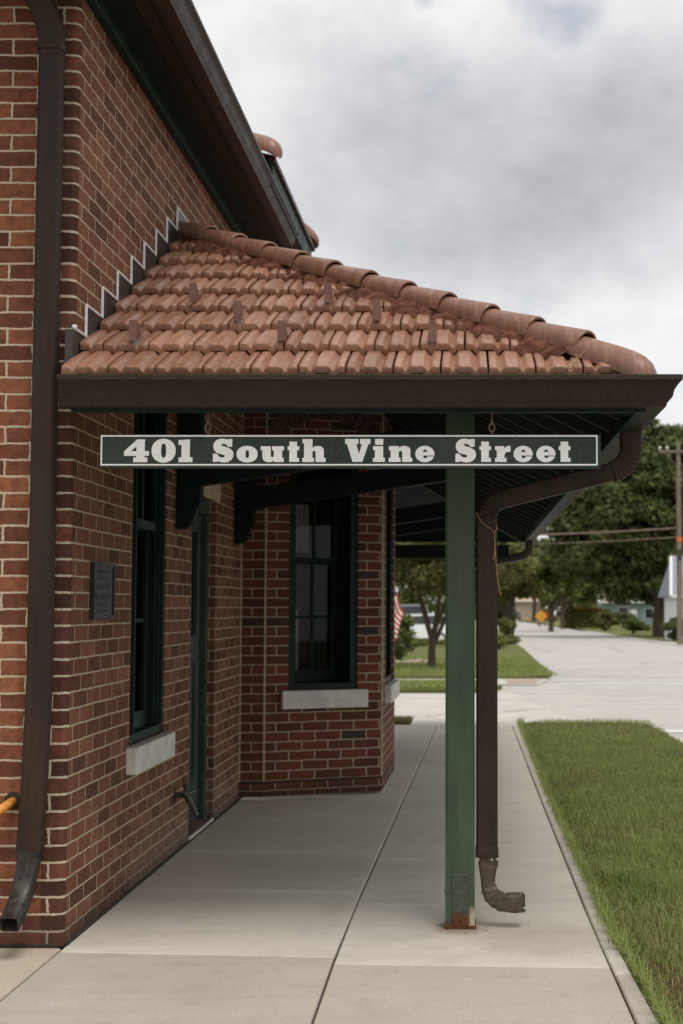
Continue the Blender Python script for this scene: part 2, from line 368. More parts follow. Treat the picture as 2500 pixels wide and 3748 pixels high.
def leaf_mat(name, a, b, c, trans=.3, patch=None):
    t = NT(name); g = t.node('ShaderNodeNewGeometry')
    col = t.ramp(g.outputs['Random Per Island'], [(0, a), (.55, b), (1, c)])
    if patch:
        col = t.mix(t.rng(t.noise(t.pos(), 2.2, 5, .65), .48, .66, 0, .6), col, patch)
        col = t.mix(t.rng(t.noise(t.pos((1, .6, 1)), 1.3, 4, .6), .52, .68, 0, .45), col, t.mix(1., col, (.55, .66, .6), 'MULTIPLY'))
    t.out(col, .65, .12)
    tl = t.node('ShaderNodeBsdfTranslucent'); t.l.new(col, tl.inputs[0]); mx = t.node('ShaderNodeMixShader'); mx.inputs[0].default_value = trans
    t.l.new(t.p.outputs[0], mx.inputs[1]); t.l.new(tl.outputs[0], mx.inputs[2]); t.l.new(mx.outputs[0], t.n['Material Output'].inputs[0]); return t.mat
MT['leaf_dark'] = leaf_mat('dark_leaves', (.065, .09, .03), (.10, .128, .042), (.155, .175, .062))
MT['leaf_olive'] = leaf_mat('olive_leaves', (.095, .105, .032), (.14, .145, .045), (.20, .185, .07))
MT['leaf_bright'] = leaf_mat('bright_leaves', (.08, .115, .03), (.14, .17, .05), (.24, .24, .08))
MT['leaf_pale'] = leaf_mat('pale_leaves', (.14, .165, .07), (.2, .22, .10), (.27, .27, .14))
MT['leaf_amber'] = leaf_mat('amber_leaves', (.15, .10, .025), (.22, .15, .035), (.30, .22, .05))
MT['grass'] = leaf_mat('grass_blades', (.165, .235, .062), (.25, .32, .092), (.41, .41, .17), .42, (.34, .33, .12))
MT['grass_dry'] = leaf_mat('dry_grass', (.19, .17, .06), (.30, .25, .11), (.42, .33, .16), .3)

def gz(y):
    if y < 17: return 0.
    if y < 105: return -.012 * (y - 17)
    return -1.056 - .004 * (y - 105)
def gzs(y): return gz(y)

# ------------------------------------------------------------ the setting: ground, roads, pavement
YS = [-30, -5, 5, 17, 20, 25.3, 28.2, 31, 40, 64, 85, 105, 150, 214, 290, 400, 700]
def sheet(name, edges, dz, mat, kind='structure', drop=0.):
    """a strip lying on the terrain: edges = [(y, x_left, x_right)]"""
    ys = sorted({e[0] for e in edges} | {y for y in YS if edges[0][0] < y < edges[-1][0]})
    m = MB(); xl = lambda y: np.interp(y, [e[0] for e in edges], [e[1] for e in edges]); xr = lambda y: np.interp(y, [e[0] for e in edges], [e[2] for e in edges])
    for y0, y1 in zip(ys, ys[1:]):
        a, b = [(xl(y0), y0, gzs(y0)+dz), (xr(y0), y0, gzs(y0)+dz)], [(xl(y1), y1, gzs(y1)+dz), (xr(y1), y1, gzs(y1)+dz)]
        m.face([a[0], a[1], b[1], b[0]])
        if drop:
            for p, q in ((a[0], b[0]), (b[1], a[1])):
                m.face([q, p, (p[0], p[1], p[2]-drop), (q[0], q[1], q[2]-drop)])
    if drop:
        for y, s in ((ys[0], 1), (ys[-1], -1)):
            p, q = (xl(y), y, gzs(y)+dz), (xr(y), y, gzs(y)+dz)
            if s < 0: p, q = q, p
            m.face([q, p, (p[0], p[1], p[2]-drop), (q[0], q[1], q[2]-drop)])
    o = m.build(name, mat); return tag(o, kind=kind)
sheet('ground', [(-30, -400, 400), (700, -400, 400)], -.14, MT['ground'])
sheet('road', [(-30, 2.16, 11), (17.28, 2.16, 11), (17.3, .3, 11), (24.9, .2, 11), (30.9, .2, 11), (31, 1.6, 11), (64, 2.4, 11.2), (100, 2.8, 11.9), (214, 3.6, 11.4), (290, 5, 9.5), (420, 12, 17)], -.07, MT['road'])
sheet('street', [(17.45, -60, 1.5), (20, -60, 1.15), (25.25, -60, .75)], -.062, MT['street'])
sheet('crosswalk_line', [(29.0, 1.8, 10.9), (29.25, 1.8, 10.9)], -.064, MT['white_paint'])
sheet('crosswalk_line', [(30.8, 1.75, 10.9), (31.05, 1.75, 10.9)], -.064, MT['white_paint'])
sheet('crosswalk_line', [(16.45, 2.2, 10.9), (16.7, 2.2, 10.9)], -.064, MT['white_paint'])
sheet('crosswalk_line', [(15.35, 2.2, 10.9), (15.6, 2.2, 10.9)], -.064, MT['white_paint'])
sheet('grass_verge', [(25.3, -40, .35), (27, -40, .6), (28.25, -40, .2)], .0, MT['lawn'], drop=.13)
sheet('path', [(28.25, -40, 1.35), (30.9, -40, 1.7)], -.03, MT['street'], drop=.13)
sheet('path_ramp', [(28.6, .75, 1.3), (30.4, .75, 1.5)], -.025, MT['ramp_brick'])
sheet('lawn', [(30.9, -40, 1.35), (31.6, -40, 1.7), (33.4, -40, 1.9), (45, -40, 2.05), (64, -40, 2.4), (100, -40, 2.75), (214, -40, 3.5), (300, -40, 5)], .02, MT['lawn'], drop=.15)
sheet('lawn', [(62, 12.3, 60), (100, 12.9, 60), (214, 11.9, 60), (300, 9.8, 60)], -.03, MT['lawn'])
sheet('path', [(50, 10.7, 12.1), (100, 11.9, 13.0), (150, 11.7, 12.6)], -.045, MT['street'])
sheet('lawn', [(-10, .63, 2.14), (4.6, .635, 2.14), (6, .60, 2.14), (10, .575, 2.14), (14.7, .57, 2.16), (16.9, .57, 2.10), (17.25, .75, 1.9)], -.012, MT['verge_soil'], drop=.1)
cb = MB(); cb.box((2.14, -10, -.13), (2.26, 15.2, -.012)); tag(cb.build('kerb', MT['conc_edge'], bevel=.012), kind='structure')
isl = MB(); isl.box((-6, 16.75, -.11), (-.72, 17.35, -.006)); tag(isl.build('grass_verge', MT['lawn'], bevel=.02), kind='structure')
dv = MB(); dv.face([(-6, 16.7, -.06), (.62, 16.7, -.06), (.75, 17.5, -.06), (-6, 17.5, -.06)]); tag(dv.build('path', MT['street']), kind='structure')

def lineX(pts):
    ys, xs = zip(*pts); return lambda y: float(np.interp(y, ys, xs))
L0 = lineX([(-10, -1.655), (20, -1.655)])
L1 = lineX([(-10, -.50), (4.8, -.522), (6.0, -.540), (10.4, -.480), (16.8, -.380)])
L2 = lineX([(-10, .70), (4.8, .557), (6, .530), (10, .505), (16.8, .482)])
L3 = lineX([(-10, .74), (4.3, .66), (4.8, .625), (6, .600), (10, .575), (16.8, .567)])
LW = lineX([(-10, -6), (20, -6)])
slabs = []
def column(fl, fr, cuts, skew, mi):
    for (a, b) in zip(cuts, cuts[1:]):
        slabs.append(([(fl(a), a + skew), (fr(a), a - skew), (fr(b), b - skew), (fl(b), b + skew)], mi(a)))
column(L0, L1, [-6, 2.2, 4.0, 5.76, 7.02, 8.10, 9.30, 10.45, 11.7, 12.9, 14.1, 15.4, 16.7], .045, lambda a: 2 if a < 5 else 0)
column(L1, L2, [-6, 2.1, 3.9, 5.58, 6.69, 7.88, 9.0, 10.2, 11.4, 12.6, 13.8, 15.1, 16.7], .03, lambda a: 2 if a < 5 else 0)
column(L2, L3, [-6, 2.1, 3.9, 5.46, 5.96, 6.62, 7.85, 8.98, 10.2, 11.4, 12.6, 13.8, 15.1, 16.7], 0, lambda a: 2 if a < 5 else 0)
column(LW, L0, [-6, 2.2, 5.87], 0, lambda a: 3)
sw = MB()
for q, mi in slabs:
    c = Vector((sum(p[0] for p in q)/4, sum(p[1] for p in q)/4, 0)); V = [Vector((p[0], p[1], 0)) for p in q]
    def inset(d, z):
        r = []
        for i in range(4):
            a, b, n = V[i-1], V[i], V[(i+1) % 4]
            e1, e2 = (b-a).normalized(), (n-b).normalized()
            n1, n2 = Vector((-e1.y, e1.x, 0)), Vector((-e2.y, e2.x, 0))
            p = b + (n1 + n2) * (d / max(.2, 1 + n1.dot(n2))); r.append(Vector((p.x, p.y, z)))
        return r
    w = min((V[1]-V[0]).length, (V[2]-V[1]).length)
    rings = [inset(.003, -.03), inset(.004, -.006), inset(.010, 0)]
    edge = min(.05, w*.28); rings.append(inset(edge, .0003))
    for k, (r0, r1) in enumerate(zip(rings, rings[1:])):
        for i in range(4):
            j = (i+1) % 4; sw.face([r0[i], r0[j], r1[j], r1[i]], 1 if mi == 0 else mi)
    sw.face(rings[-1], mi)
o = sw.build('sidewalk', [MT['conc'], MT['conc_edge'], MT['conc_warm'], MT['conc_agg']]); tag(o, kind='structure')
jb = MB(); jb.face([(-6, -6, -.02), (.7, -6, -.02), (.62, 4.8, -.02), (.575, 10, -.02), (.565, 16.7, -.02), (-6, 16.7, -.02)]); tag(jb.build('sidewalk_base', MT['joint']), kind='structure')

# ------------------------------------------------------------ the station building
XW, YFW = -1.655, 5.88
ROW, V0 = .0688, .071
def vv(z): return z - V0 + ROW * 40
bld = thing('station_building', (-3.5, 9, 0), 'red brick station building with green trim on the left', 'building')
wl_ = MB()
def wallquad(P, a0, a1, z0, z1, m):
    pts = [P(a0, z0), P(a1, z0), P(a1, z1), P(a0, z1)]; wl_.face(pts, m, [(a0, vv(z0)), (a1, vv(z0)), (a1, vv(z1)), (a0, vv(z1))])
def wallgrid(P, a0, a1, z0, z1, holes, m):
    As = sorted({a0, a1, *[h[0] for h in holes], *[h[1] for h in holes]}); Zs = sorted({z0, z1, *[h[2] for h in holes], *[h[3] for h in holes]})
    for i in range(len(As)-1):
        for j in range(len(Zs)-1):
            am, zm = (As[i]+As[i+1])/2, (Zs[j]+Zs[j+1])/2
            if any(h[0] < am < h[1] and h[2] < zm < h[3] for h in holes): continue
            wallquad(P, As[i], As[i+1], Zs[j], Zs[j+1], m)
ZT = 4.04
RB = .03
front = lambda a, z: (a, YFW, z)
wallgrid(front, -6.5, -1.75, 0, ZT, [], 0); wallgrid(front, -1.75, XW - RB, 0, ZT, [], 3)
pts = arc((XW - RB, YFW + RB, 0), RB, -90, 0, 5, (1,0,0), (0,1,0))
for k in range(5):
    p, q = pts[k], pts[k+1]; u0, u1 = XW - RB + .0094*k, XW - RB + .0094*(k+1)
    wl_.face([(p.x,p.y,0), (q.x,q.y,0), (q.x,q.y,ZT), (p.x,p.y,ZT)], 3, [(u0,vv(0)), (u1,vv(0)), (u1,vv(ZT)), (u0,vv(ZT))])
side = lambda a, z: (XW, a, z)
WIN = (6.955, 7.725, .705, 2.86); DOOR = (8.44, 9.235, .03, 2.06)
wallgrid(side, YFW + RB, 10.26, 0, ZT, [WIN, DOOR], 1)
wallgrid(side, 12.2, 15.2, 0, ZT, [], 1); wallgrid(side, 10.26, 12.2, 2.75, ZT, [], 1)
def reveal(P, N, h, d, m):
    N = Vector(N); a0, a1, z0, z1 = h
    for (p, q, u) in (((a0, z0), (a0, z1), 0), ((a1, z1), (a1, z0), 0), ((a0, z1), (a1, z1), 1), ((a1, z0), (a0, z0), 1)):
        A, B = Vector(P(*p)), Vector(P(*q))
        if not u: uv = [(p[0], vv(p[1])), (p[0], vv(q[1])), (p[0]+d, vv(q[1])), (p[0]+d, vv(p[1]))]
        else: uv = [(p[0], vv(p[1])), (q[0], vv(p[1])), (q[0], vv(p[1])+d), (p[0], vv(p[1])+d)]
        wl_.face([A, B, B - N*d, A - N*d], m, uv)
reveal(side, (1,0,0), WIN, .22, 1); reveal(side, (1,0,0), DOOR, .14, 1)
# rear and far walls close the volume
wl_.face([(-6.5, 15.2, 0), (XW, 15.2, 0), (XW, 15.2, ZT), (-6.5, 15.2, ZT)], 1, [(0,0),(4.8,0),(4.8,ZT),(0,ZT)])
# canted bay
B0, B1, B2, B3 = (XW, 10.26), (-1.478, 10.27), (-.655, 10.60), (-.640, 12.06)
def planeP(p, q):
    d = Vector((q[0]-p[0], q[1]-p[1], 0)); L = d.length; d /= L
    return (lambda a, z: (p[0]+d.x*a, p[1]+d.y*a, z)), L, Vector((d.y, -d.x, 0)), d
PB1, LB1, NB1, DB1 = planeP(B0, B1); PB2, LB2, NB2, DB2 = planeP(B1, B2); PB3, LB3, NB3, DB3 = planeP(B2, B3)
BW = (.175, .695, .775, 2.62); SWN = (.36, 1.26, .775, 2.62)
ZB = 2.95
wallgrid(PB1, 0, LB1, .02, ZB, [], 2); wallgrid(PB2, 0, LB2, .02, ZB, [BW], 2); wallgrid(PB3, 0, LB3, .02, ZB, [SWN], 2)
reveal(PB2, NB2, BW, .08, 2); reveal(PB3, NB3, SWN, .1, 2)
wl_.face([(B3[0], B3[1], 0), (XW, B3[1], 0), (XW, B3[1], ZB), (B3[0], B3[1], ZB)], 2, [(0,0),(1,0),(1,ZB),(0,ZB)])
wl_.face([(*B0, ZB), (*B1, ZB), (*B2, ZB), (*B3, ZB), (XW, B3[1], ZB)], 2, [(0,0)]*5)
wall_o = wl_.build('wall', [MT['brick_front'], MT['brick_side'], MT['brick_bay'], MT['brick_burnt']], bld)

def local(P, N):
    N = Vector(N)
    return lambda a, b, z: Vector(P(a, z)) + N*b        # along, outward, up
def lbox(m, F, a0, a1, b0, b1, z0, z1, mi=0):
    m.hexa([F(a0,b0,z0), F(a1,b0,z0), F(a1,b1,z0), F(a0,b1,z0), F(a0,b0,z1), F(a1,b0,z1), F(a1,b1,z1), F(a0,b1,z1)], mi)
def fix(o):
    bm = bmesh.new(); bm.from_mesh(o.data); bmesh.ops.recalc_face_normals(bm, faces=bm.faces); bm.to_mesh(o.data); bm.free(); return o
def window(P, N, h, name, depth, muntin, fw=.055, sill=True, casing=0.):
    a0, a1, z0, z1 = h; F = local(P, N)
    fr = MB()
    for x0, x1 in ((a0+.002, a0+fw), (a1-fw, a1-.002)):
        lbox(fr, F, x0, x1, -depth-.06, -.012, z0+.002, z1-.002)
        s = -1 if x1 > (a0+a1)/2 else 1
        xa = x1 if s > 0 else x0
        for k in range(3):                                        # stepped mouldings on the jamb
            b0 = -depth + .02 + k*depth/3.6; lbox(fr, F, min(xa, xa+s*(.022-.005*k)), max(xa, xa+s*(.022-.005*k)), b0, b0+.018, z0+.05, z1-.06)
    lbox(fr, F, a0+fw, a1-fw, -depth-.06, -.012, z1-fw, z1-.002); lbox(fr, F, a0+fw, a1-fw, -depth-.06, -.012, z0+.002, z0+.045)
    w = fix(fr.build(name, MT['green_trim'], bld, bevel=.004))
    zm = (z0+z1)/2 + .02; ia0, ia1 = a0+fw+.022, a1-fw-.022
    for (za, zb, dd) in ((z0+.046, zm+.02, -depth-.02), (zm-.02, z1-fw-.001, -depth+.022)):
        m = MB(); st = .042; rb = .085 if za < zm-.1 else .045
        lbox(m, F, ia0, ia0+st, dd-.018, dd+.018, za, zb); lbox(m, F, ia1-st, ia1, dd-.018, dd+.018, za, zb)
        lbox(m, F, ia0+st, ia1-st, dd-.018, dd+.018, za, za+rb); lbox(m, F, ia0+st, ia1-st, dd-.018, dd+.018, zb-.045, zb)
        if muntin:
            am, zc = (ia0+ia1)/2, (za+rb+zb-.045)/2
            lbox(m, F, am-.011, am+.011, dd-.012, dd+.012, za+rb, zb-.045)
            if za < zm-.1:
                lbox(m, F, ia0+st, am-.011, dd-.012, dd+.012, zc-.011, zc+.011); lbox(m, F, am+.011, ia1-st, dd-.012, dd+.012, zc-.011, zc+.011)
        fix(m.build('sash', MT['green_trim'], w, bevel=.003))
        g = MB(); g.face([F(ia0+st, dd, za+rb), F(ia1-st, dd, za+rb), F(ia1-st, dd, zb-.045), F(ia0+st, dd, zb-.045)]); g.build('pane', MT['glass'], w)
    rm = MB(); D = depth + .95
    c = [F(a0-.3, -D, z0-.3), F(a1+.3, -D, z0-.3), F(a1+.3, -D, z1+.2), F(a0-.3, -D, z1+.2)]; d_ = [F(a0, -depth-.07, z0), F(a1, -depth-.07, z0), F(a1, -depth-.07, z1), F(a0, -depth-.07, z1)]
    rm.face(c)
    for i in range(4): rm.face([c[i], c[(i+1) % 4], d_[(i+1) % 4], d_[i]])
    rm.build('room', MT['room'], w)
    if sill:
        s = MB(); lbox(s, F, a0-.055, a1+.07, -.10, .052, z0-.135, z0-.004)
        fix(s.build('sill', MT['stone'], w, bevel=.008))
    return w, F
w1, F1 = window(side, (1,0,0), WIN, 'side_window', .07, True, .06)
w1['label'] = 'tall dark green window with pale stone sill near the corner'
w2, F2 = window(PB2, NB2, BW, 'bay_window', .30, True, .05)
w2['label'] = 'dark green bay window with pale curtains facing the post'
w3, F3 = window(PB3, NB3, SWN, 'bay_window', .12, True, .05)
w3['label'] = 'narrow dark green window in the far side of the bay'
def curtain(F, a0, a1, b, z0, z1, mat, par, waves=4):
    m = MB(); rows = []
    for k in range(15):
        z = z0 + (z1-z0)*k/14
        rows.append([F(a0+(a1-a0)*i/24, b + .018*math.sin(i/24*waves*6.28 + .3*math.sin(z*3)), z) for i in range(25)])
    m.grid(rows); return m.build('curtain', mat, par, smooth=60)
MT['cloth_pale'] = plain('pale_cloth', (.75, .66, .62), .9, .2, 6, .1, 60); MT['cloth_blue'] = plain('blue_cloth', (.06, .13, .20), .9, .3, 6, .1, 60); MT['cloth_red'] = plain('red_cloth', (.5, .14, .14), .9, .3, 6, .1, 60)
curtain(F2, .275, .43, -.40, 1.78, 2.15, MT['cloth_pale'], w2); curtain(F2, .16, .29, -.42, .85, 1.68, MT['cloth_blue'], w2)
curtain(F2, .33, .43, -.44, .95, 1.7, MT['cloth_red'], w2); curtain(F2, .285, .35, -.39, .9, 1.35, MT['cloth_pale'], w2, 2)
# brick arch over the bay window
FA = local(PB2, NB2); ar = MB(); ca, rz = (BW[0]+BW[1])/2, 2.34
for k in range(13):
    t0, t1 = R(38 + 104*k/13 + .9), R(38 + 104*(k+1)/13 - .9); r0, r1 = .42, .56
    ar.hexa([FA(ca+r0*math.cos(t0), .001, rz+r0*math.sin(t0)), FA(ca+r0*math.cos(t1), .001, rz+r0*math.sin(t1)), FA(ca+r1*math.cos(t1), .001, rz+r1*math.sin(t1)), FA(ca+r1*math.cos(t0), .001, rz+r1*math.sin(t0)),
             FA(ca+r0*math.cos(t0), .014, rz+r0*math.sin(t0)), FA(ca+r0*math.cos(t1), .014, rz+r0*math.sin(t1)), FA(ca+r1*math.cos(t1), .014, rz+r1*math.sin(t1)), FA(ca+r1*math.cos(t0), .014, rz+r1*math.sin(t0))])
MT['arch'] = plain('arch_brick', (.10, .058, .042), .85, .5, 14, .3, 60)
fix(ar.build('window_arch', MT['arch'], bld, bevel=.003))
ms = MB()
for (x, y) in (B1, B2): ms.box((x-.007, y-.0055, .13), (x+.007, y+.004, 2.9))
ms.box((B0[0]-.002, B0[1]-.006, .13), (B0[0]+.010, B0[1]+.002, 2.9))
MT['mortar'] = plain('corner_mortar', (.50, .41, .30), .95, .15, 30, .4, 120)
ms.build('corner_joint', MT['mortar'], bld)
# black damp course along the bay foot
fj = MB(); fj.box((XW-.002, YFW+.02, .0), (XW+.013, 10.25, .011)); fj.box((-6.5, YFW-.012, .0), (XW-.02, YFW+.002, .012)); fj.build('foot_joint', MT['joint'], bld)
dc = MB()
for P, L, N in ((PB1, LB1, NB1), (PB2, LB2, NB2), (PB3, LB3, NB3)):
    F = local(P, N); lbox(dc, F, .004, L-.002, -.01, .006, .115, .131)
fix(dc.build('damp_course', MT['joint'], bld))
# door
FD = local(side, (1,0,0)); a0, a1, z0, z1 = DOOR
dm = MB(); lbox(dm, FD, a0+.002, a0+.06, -.12, -.045, z0, z1-.001); lbox(dm, FD, a1-.06, a1-.002, -.12, -.045, z0, z1-.001); lbox(dm, FD, a0+.06, a1-.06, -.12, -.045, z1-.09, z1-.001)
door = fix(dm.build('door_frame', MT['green_door'], bld, bevel=.004)); door['label'] = 'grey green panelled door frame set in the side wall'
dl = MB(); d0, d1 = a0+.062, a1-.062; bz = -.085
lbox(dl, FD, d0, d1, bz-.03, bz, z0+.01, z0+.26)                      # bottom rail
lbox(dl, FD, d0, d0+.11, bz-.03, bz, z0+.26, z1-.10); lbox(dl, FD, d1-.11, d1, bz-.03, bz, z0+.26, z1-.10)
lbox(dl, FD, d0+.11, d1-.11, bz-.03, bz, 1.04, 1.20); lbox(dl, FD, d0+.11, d1-.11, bz-.03, bz, z1-.21, z1-.10)
dmid = (d0+d1)/2; lbox(dl, FD, dmid-.05, dmid+.05, bz-.03, bz, z0+.26, 1.04)
for (p, q) in ((d0+.11, dmid-.05), (dmid+.05, d1-.11)):
    lbox(dl, FD, p, q, bz-.028, bz-.018, z0+.26, 1.04)
    for (u0, u1, y0, y1) in ((p, p+.015, z0+.26, 1.04), (q-.015, q, z0+.26, 1.04), (p+.015, q-.015, z0+.26, z0+.275), (p+.015, q-.015, 1.025, 1.04)):
        lbox(dl, FD, u0, u1, bz-.018, bz-.006, y0, y1)
leaf = fix(dl.build('door_leaf', MT['green_door'], door, bevel=.003))
g = MB(); g.face([FD(d0+.11, bz-.016, 1.20), FD(d1-.11, bz-.016, 1.20), FD(d1-.11, bz-.016, z1-.21), FD(d0+.11, bz-.016, z1-.21)]); g.build('pane', MT['dark_glass'], door)
kb = MB(); kb.lathe(FD(d0+.05, bz, 1.08), [(.012, 0), (.012, .03), (.026, .036), (.03, .05), (.02, .064), (.0, .067)], 14, axis='x'); kb.build('knob', MT['brass'], door, smooth=40)
th = MB(); lbox(th, FD, a0+.004, a1-.004, -.13, .01, -.01, .028); fix(th.build('threshold', MT['conc_edge'], door, bevel=.004))
lt = MB(); lbox(lt, FD, a0-.05, a1+.10, -.06, .012, z1+.001, z1+.24); fix(lt.build('door_lintel', MT['tan_stone'], bld, bevel=.006))

# main roof: soffit, gutter, sloping tiled roof
XS0, ZS = -1.372, 4.03
YN, YFE = 5.40, 10.70
sf = MB(); sf.box((XW+.045, YN, ZS), (XS0-.03, YFE, ZS+.02)); 
for k in range(1, 4): sf.box((XW+.04+.085*k, YN, ZS-.003), (XW+.043+.085*k, YFE, ZS))
sf.box((-6.6, YN, ZS), (XW+.045, YFW-.04, ZS+.02))
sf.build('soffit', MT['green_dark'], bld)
tm = MB(); tm.box((XW+.001, YFW+.03, ZS-.055), (XW+.045, YFE, ZS+.02)); tm.box((-6.5, YFW-.04, ZS-.055), (XW+.001, YFW-.001, ZS+.02)); tm.build('eave_trim', MT['green_trim'], bld, bevel=.005)
fs = MB(); fs.box((XS0-.10, YN, ZS-.012), (XS0-.032, YFE, ZS-.001)); fs.box((XS0-.028, YN, ZS-.01), (XS0, YFE, ZS+.13)); fs.box((-6.6, YN-.03, ZS-.01), (XS0, YN, ZS+.13)); fs.build('fascia', MT['eave_brown'], bld, bevel=.003)
KP = [(0, .0), (.067, 0), (.070, .012), (.090, .036), (.096, .062), (.116, .092), (.122, .095), (.125, .099), (.125, .116), (.119, .119), (.116, .114), (.112, .098), (.0, .09)]
def gutter_sweep(m, path, zb, sc_=1.):
    """K-profile gutter swept along a plan path [(x, y)], outward to the right of travel, mitred"""
    rows = []; n = len(path)
    for i, p in enumerate(path):
        p = Vector((*p, 0)); d = []
        if i > 0: d.append((p - Vector((*path[i-1], 0))).normalized())
        if i < n-1: d.append((Vector((*path[i+1], 0)) - p).normalized())
        ns = [Vector((q.y, -q.x, 0)) for q in d]
        nn = ns[0] if len(ns) == 1 else (ns[0] + ns[1]) / (1 + ns[0].dot(ns[1]))
        rows.append([p + nn*(o*sc_) + Vector((0, 0, zb + h*sc_)) for o, h in KP])
    m.grid(rows, closed=True, cap=True)
mg = MB(); gutter_sweep(mg, [(-6.6, YN-.032), (XS0+.002, YN-.032), (XS0+.002, 10.33)], ZS-.006, .86)
mg.build('eave_gutter', MT['brown_metal'], bld, smooth=30, weld=True)
# tile maker: interlocking tile fields
PROF = [(0,.006),(.012,.020),(.035,.023),(.15,.023),(.18,.018),(.215,.006),(.25,.0),(.285,.004),(.33,.017),(.37,.026),(.44,.0255),(.5,.0235),(.56,.0255),(.63,.026),(.67,.017),(.715,.004),(.75,0),(.785,.006),(.82,.018),(.85,.023),(.965,.023),(.988,.020),(1,.006)]
def tile_field(m, O, A, U, N, length, rows, pitch, exp, rise=.027, thick=.026, start=0.):
    O, A, U, N = Vector(O), Vector(A), Vector(U), Vector(N)
    for r in range(rows):
        x = -start - (pitch/2 if r % 2 else 0)
        while x < length:
            jit = random.uniform(-.004, .004); jn = random.uniform(-.002, .003); sk = random.uniform(-.004, .004)
            secs = []
            for s, lift, sc_ in ((0., rise-.007, 1.), (.003, rise-.003, 1.), (.012, rise-.001, 1.), (.03, rise, 1.), (exp*.5, rise*.5, 1.), (exp+.035, -.012, 1.)):
                secs.append([O + A*(x + .003 + (pitch-.006)*u + sk*s) + U*(r*exp + s + jit) + N*(lift + h*(.85 if s > .004 else .82) + jn) for u, h in PROF])
            lowU = [p - N*thick for p in secs[0]]
            m.grid([lowU] + secs)
            e0 = [p - N*.03 for p in (q[0] for q in secs)]; m.grid([e0, [q[0] for q in secs]]); e1 = [p - N*.03 for p in (q[-1] for q in secs)]; m.grid([[q[-1] for q in secs], e1])
            x += pitch
def clip(o, planes):
    bm = bmesh.new(); bm.from_mesh(o.data)
    for co, no in planes:
        bmesh.ops.bisect_plane(bm, geom=bm.verts[:] + bm.edges[:] + bm.faces[:], plane_co=co, plane_no=no, clear_outer=True)
    bm.to_mesh(o.data); bm.free(); o.data.polygons.foreach_set('use_smooth', [True]*len(o.data.polygons)); o.data.set_sharp_from_angle(angle=R(44))
mr = MB(); th_ = math.atan(.62); mr.face([(XS0+.01, YN-.02, ZS+.135), (XS0+.01, YFE, ZS+.135), (-3.9, YFE, ZS+.135+2.65*.62), (-3.9, YN+2.6, ZS+.135+2.65*.62)])
mr.face([(-6.6, YN-.02, ZS+.135), (XS0+.01, YN-.02, ZS+.135), (-3.9, YN+2.6, ZS+.135+2.65*.62), (-6.6, YN+2.6, ZS+.135+2.65*.62)])
mr.build('main_roof', MT['tile'], bld)
# hipped tile roof over the bay, its eave standing just above the gutter
br = MB(); zb = 4.23; y0, y1, xe = 8.95, 11.3, -1.262
br.box((xe-.9, y0+.05, zb-.15), (xe-.012, y1-.05, zb+.03), 0)
bro = br.build('bay_roof', MT['green_trim'], bld, bevel=.004)
bq = MB(); zt_ = zb+.03; bq.face([(xe, y0-.02, zt_), (xe, y1+.02, zt_), (xe-1.0, y1-.9, zt_+.5), (xe-1.0, y0+.9, zt_+.5)]); bq.face([(xe-1.6, y0-.02, zt_), (xe, y0-.02, zt_), (xe-1.0, y0+.9, zt_+.5), (xe-1.6, y0+.9, zt_+.5)]); bq.face([(xe, y1+.02, zt_), (xe-1.6, y1+.02, zt_), (xe-1.6, y1-.9, zt_+.5), (xe-1.0, y1-.9, zt_+.5)]); bq.build('roof_deck', MT['tile'], bro)
bf = MB(); bf.box((xe-.025, y0, zb+.0), (xe+.010, y1, zb+.032)); bf.build('drip_edge', MT['brown_metal'], bro)
bt = MB(); tn = 1/math.hypot(1, .5)
tile_field(bt, (xe+.065, y0-.03, zb+.03), (0,1,0), (-tn, 0, .5*tn), (.5*tn, 0, tn), y1-y0+.06, 3, .19, .33)
bto = bt.build('roof_tiles', MT['tile'], bro); clip(bto, [((xe, y0-.04, 0), (0,-1,0)), ((xe, y1+.04, 0), (0,1,0))])
def barrel(m, p0, p1, r0, r1, up, thick=.012, a=105, n=14, flare=True):
    p0, p1, up = Vector(p0), Vector(p1), Vector(up); d = (p1-p0).normalized(); s = d.cross(up).normalized(); up = s.cross(d)
    def ring(p, r): return [p + s*(r*math.sin(R(-a + 2*a*k/n))) + up*(r*math.cos(R(-a + 2*a*k/n))) for k in range(n+1)]
    L = (p1-p0).length; rows = [ring(p0, r0-thick), ring(p0, r0)]
    for t in (.25, .5, .75): rows.append(ring(p0 + d*L*t, r0 + (r1-r0)*t))
    rows += [ring(p1 - d*.006, r1), ring(p1, r1-.004), ring(p1, r1-thick), ring(p1 - d*.05, r1-thick-.003)]
    m.grid(rows)
def starter(m, p0, p1, r, up, n=14, a=105):
    p0, p1, up = Vector(p0), Vector(p1), Vector(up); d = (p1-p0).normalized(); s = d.cross(up).normalized(); up = s.cross(d); L = (p1-p0).length; rows = []
    for t, k, dn in [(0,.92,0), (.2,.95,0), (.5,1,.0), (.68,1,.0), (.80,.96,.06), (.89,.85,.16), (.95,.68,.30), (.985,.45,.48), (1,.12,.75)]:
        rows.append([p0 + d*L*t + s*(r*k*math.sin(R(-a+2*a*j/n))) + up*(r*k*math.cos(R(-a+2*a*j/n)) - dn*r*.8) for j in range(n+1)])
    m.grid(rows)
hb = MB(); starter(hb, (xe-.30, y0+.24, zb+.22), (xe+.045, y0-.05, zb+.045), .075, (0,0,1)); hb.build('hip_starter', MT['hip'], bro, smooth=50)
hb = MB(); starter(hb, (xe-.30, y1-.30, zb+.27), (xe+.035, y1+.0, zb+.06), .07, (0,0,1)); hb.build('hip_starter', MT['hip'], bro, smooth=50)

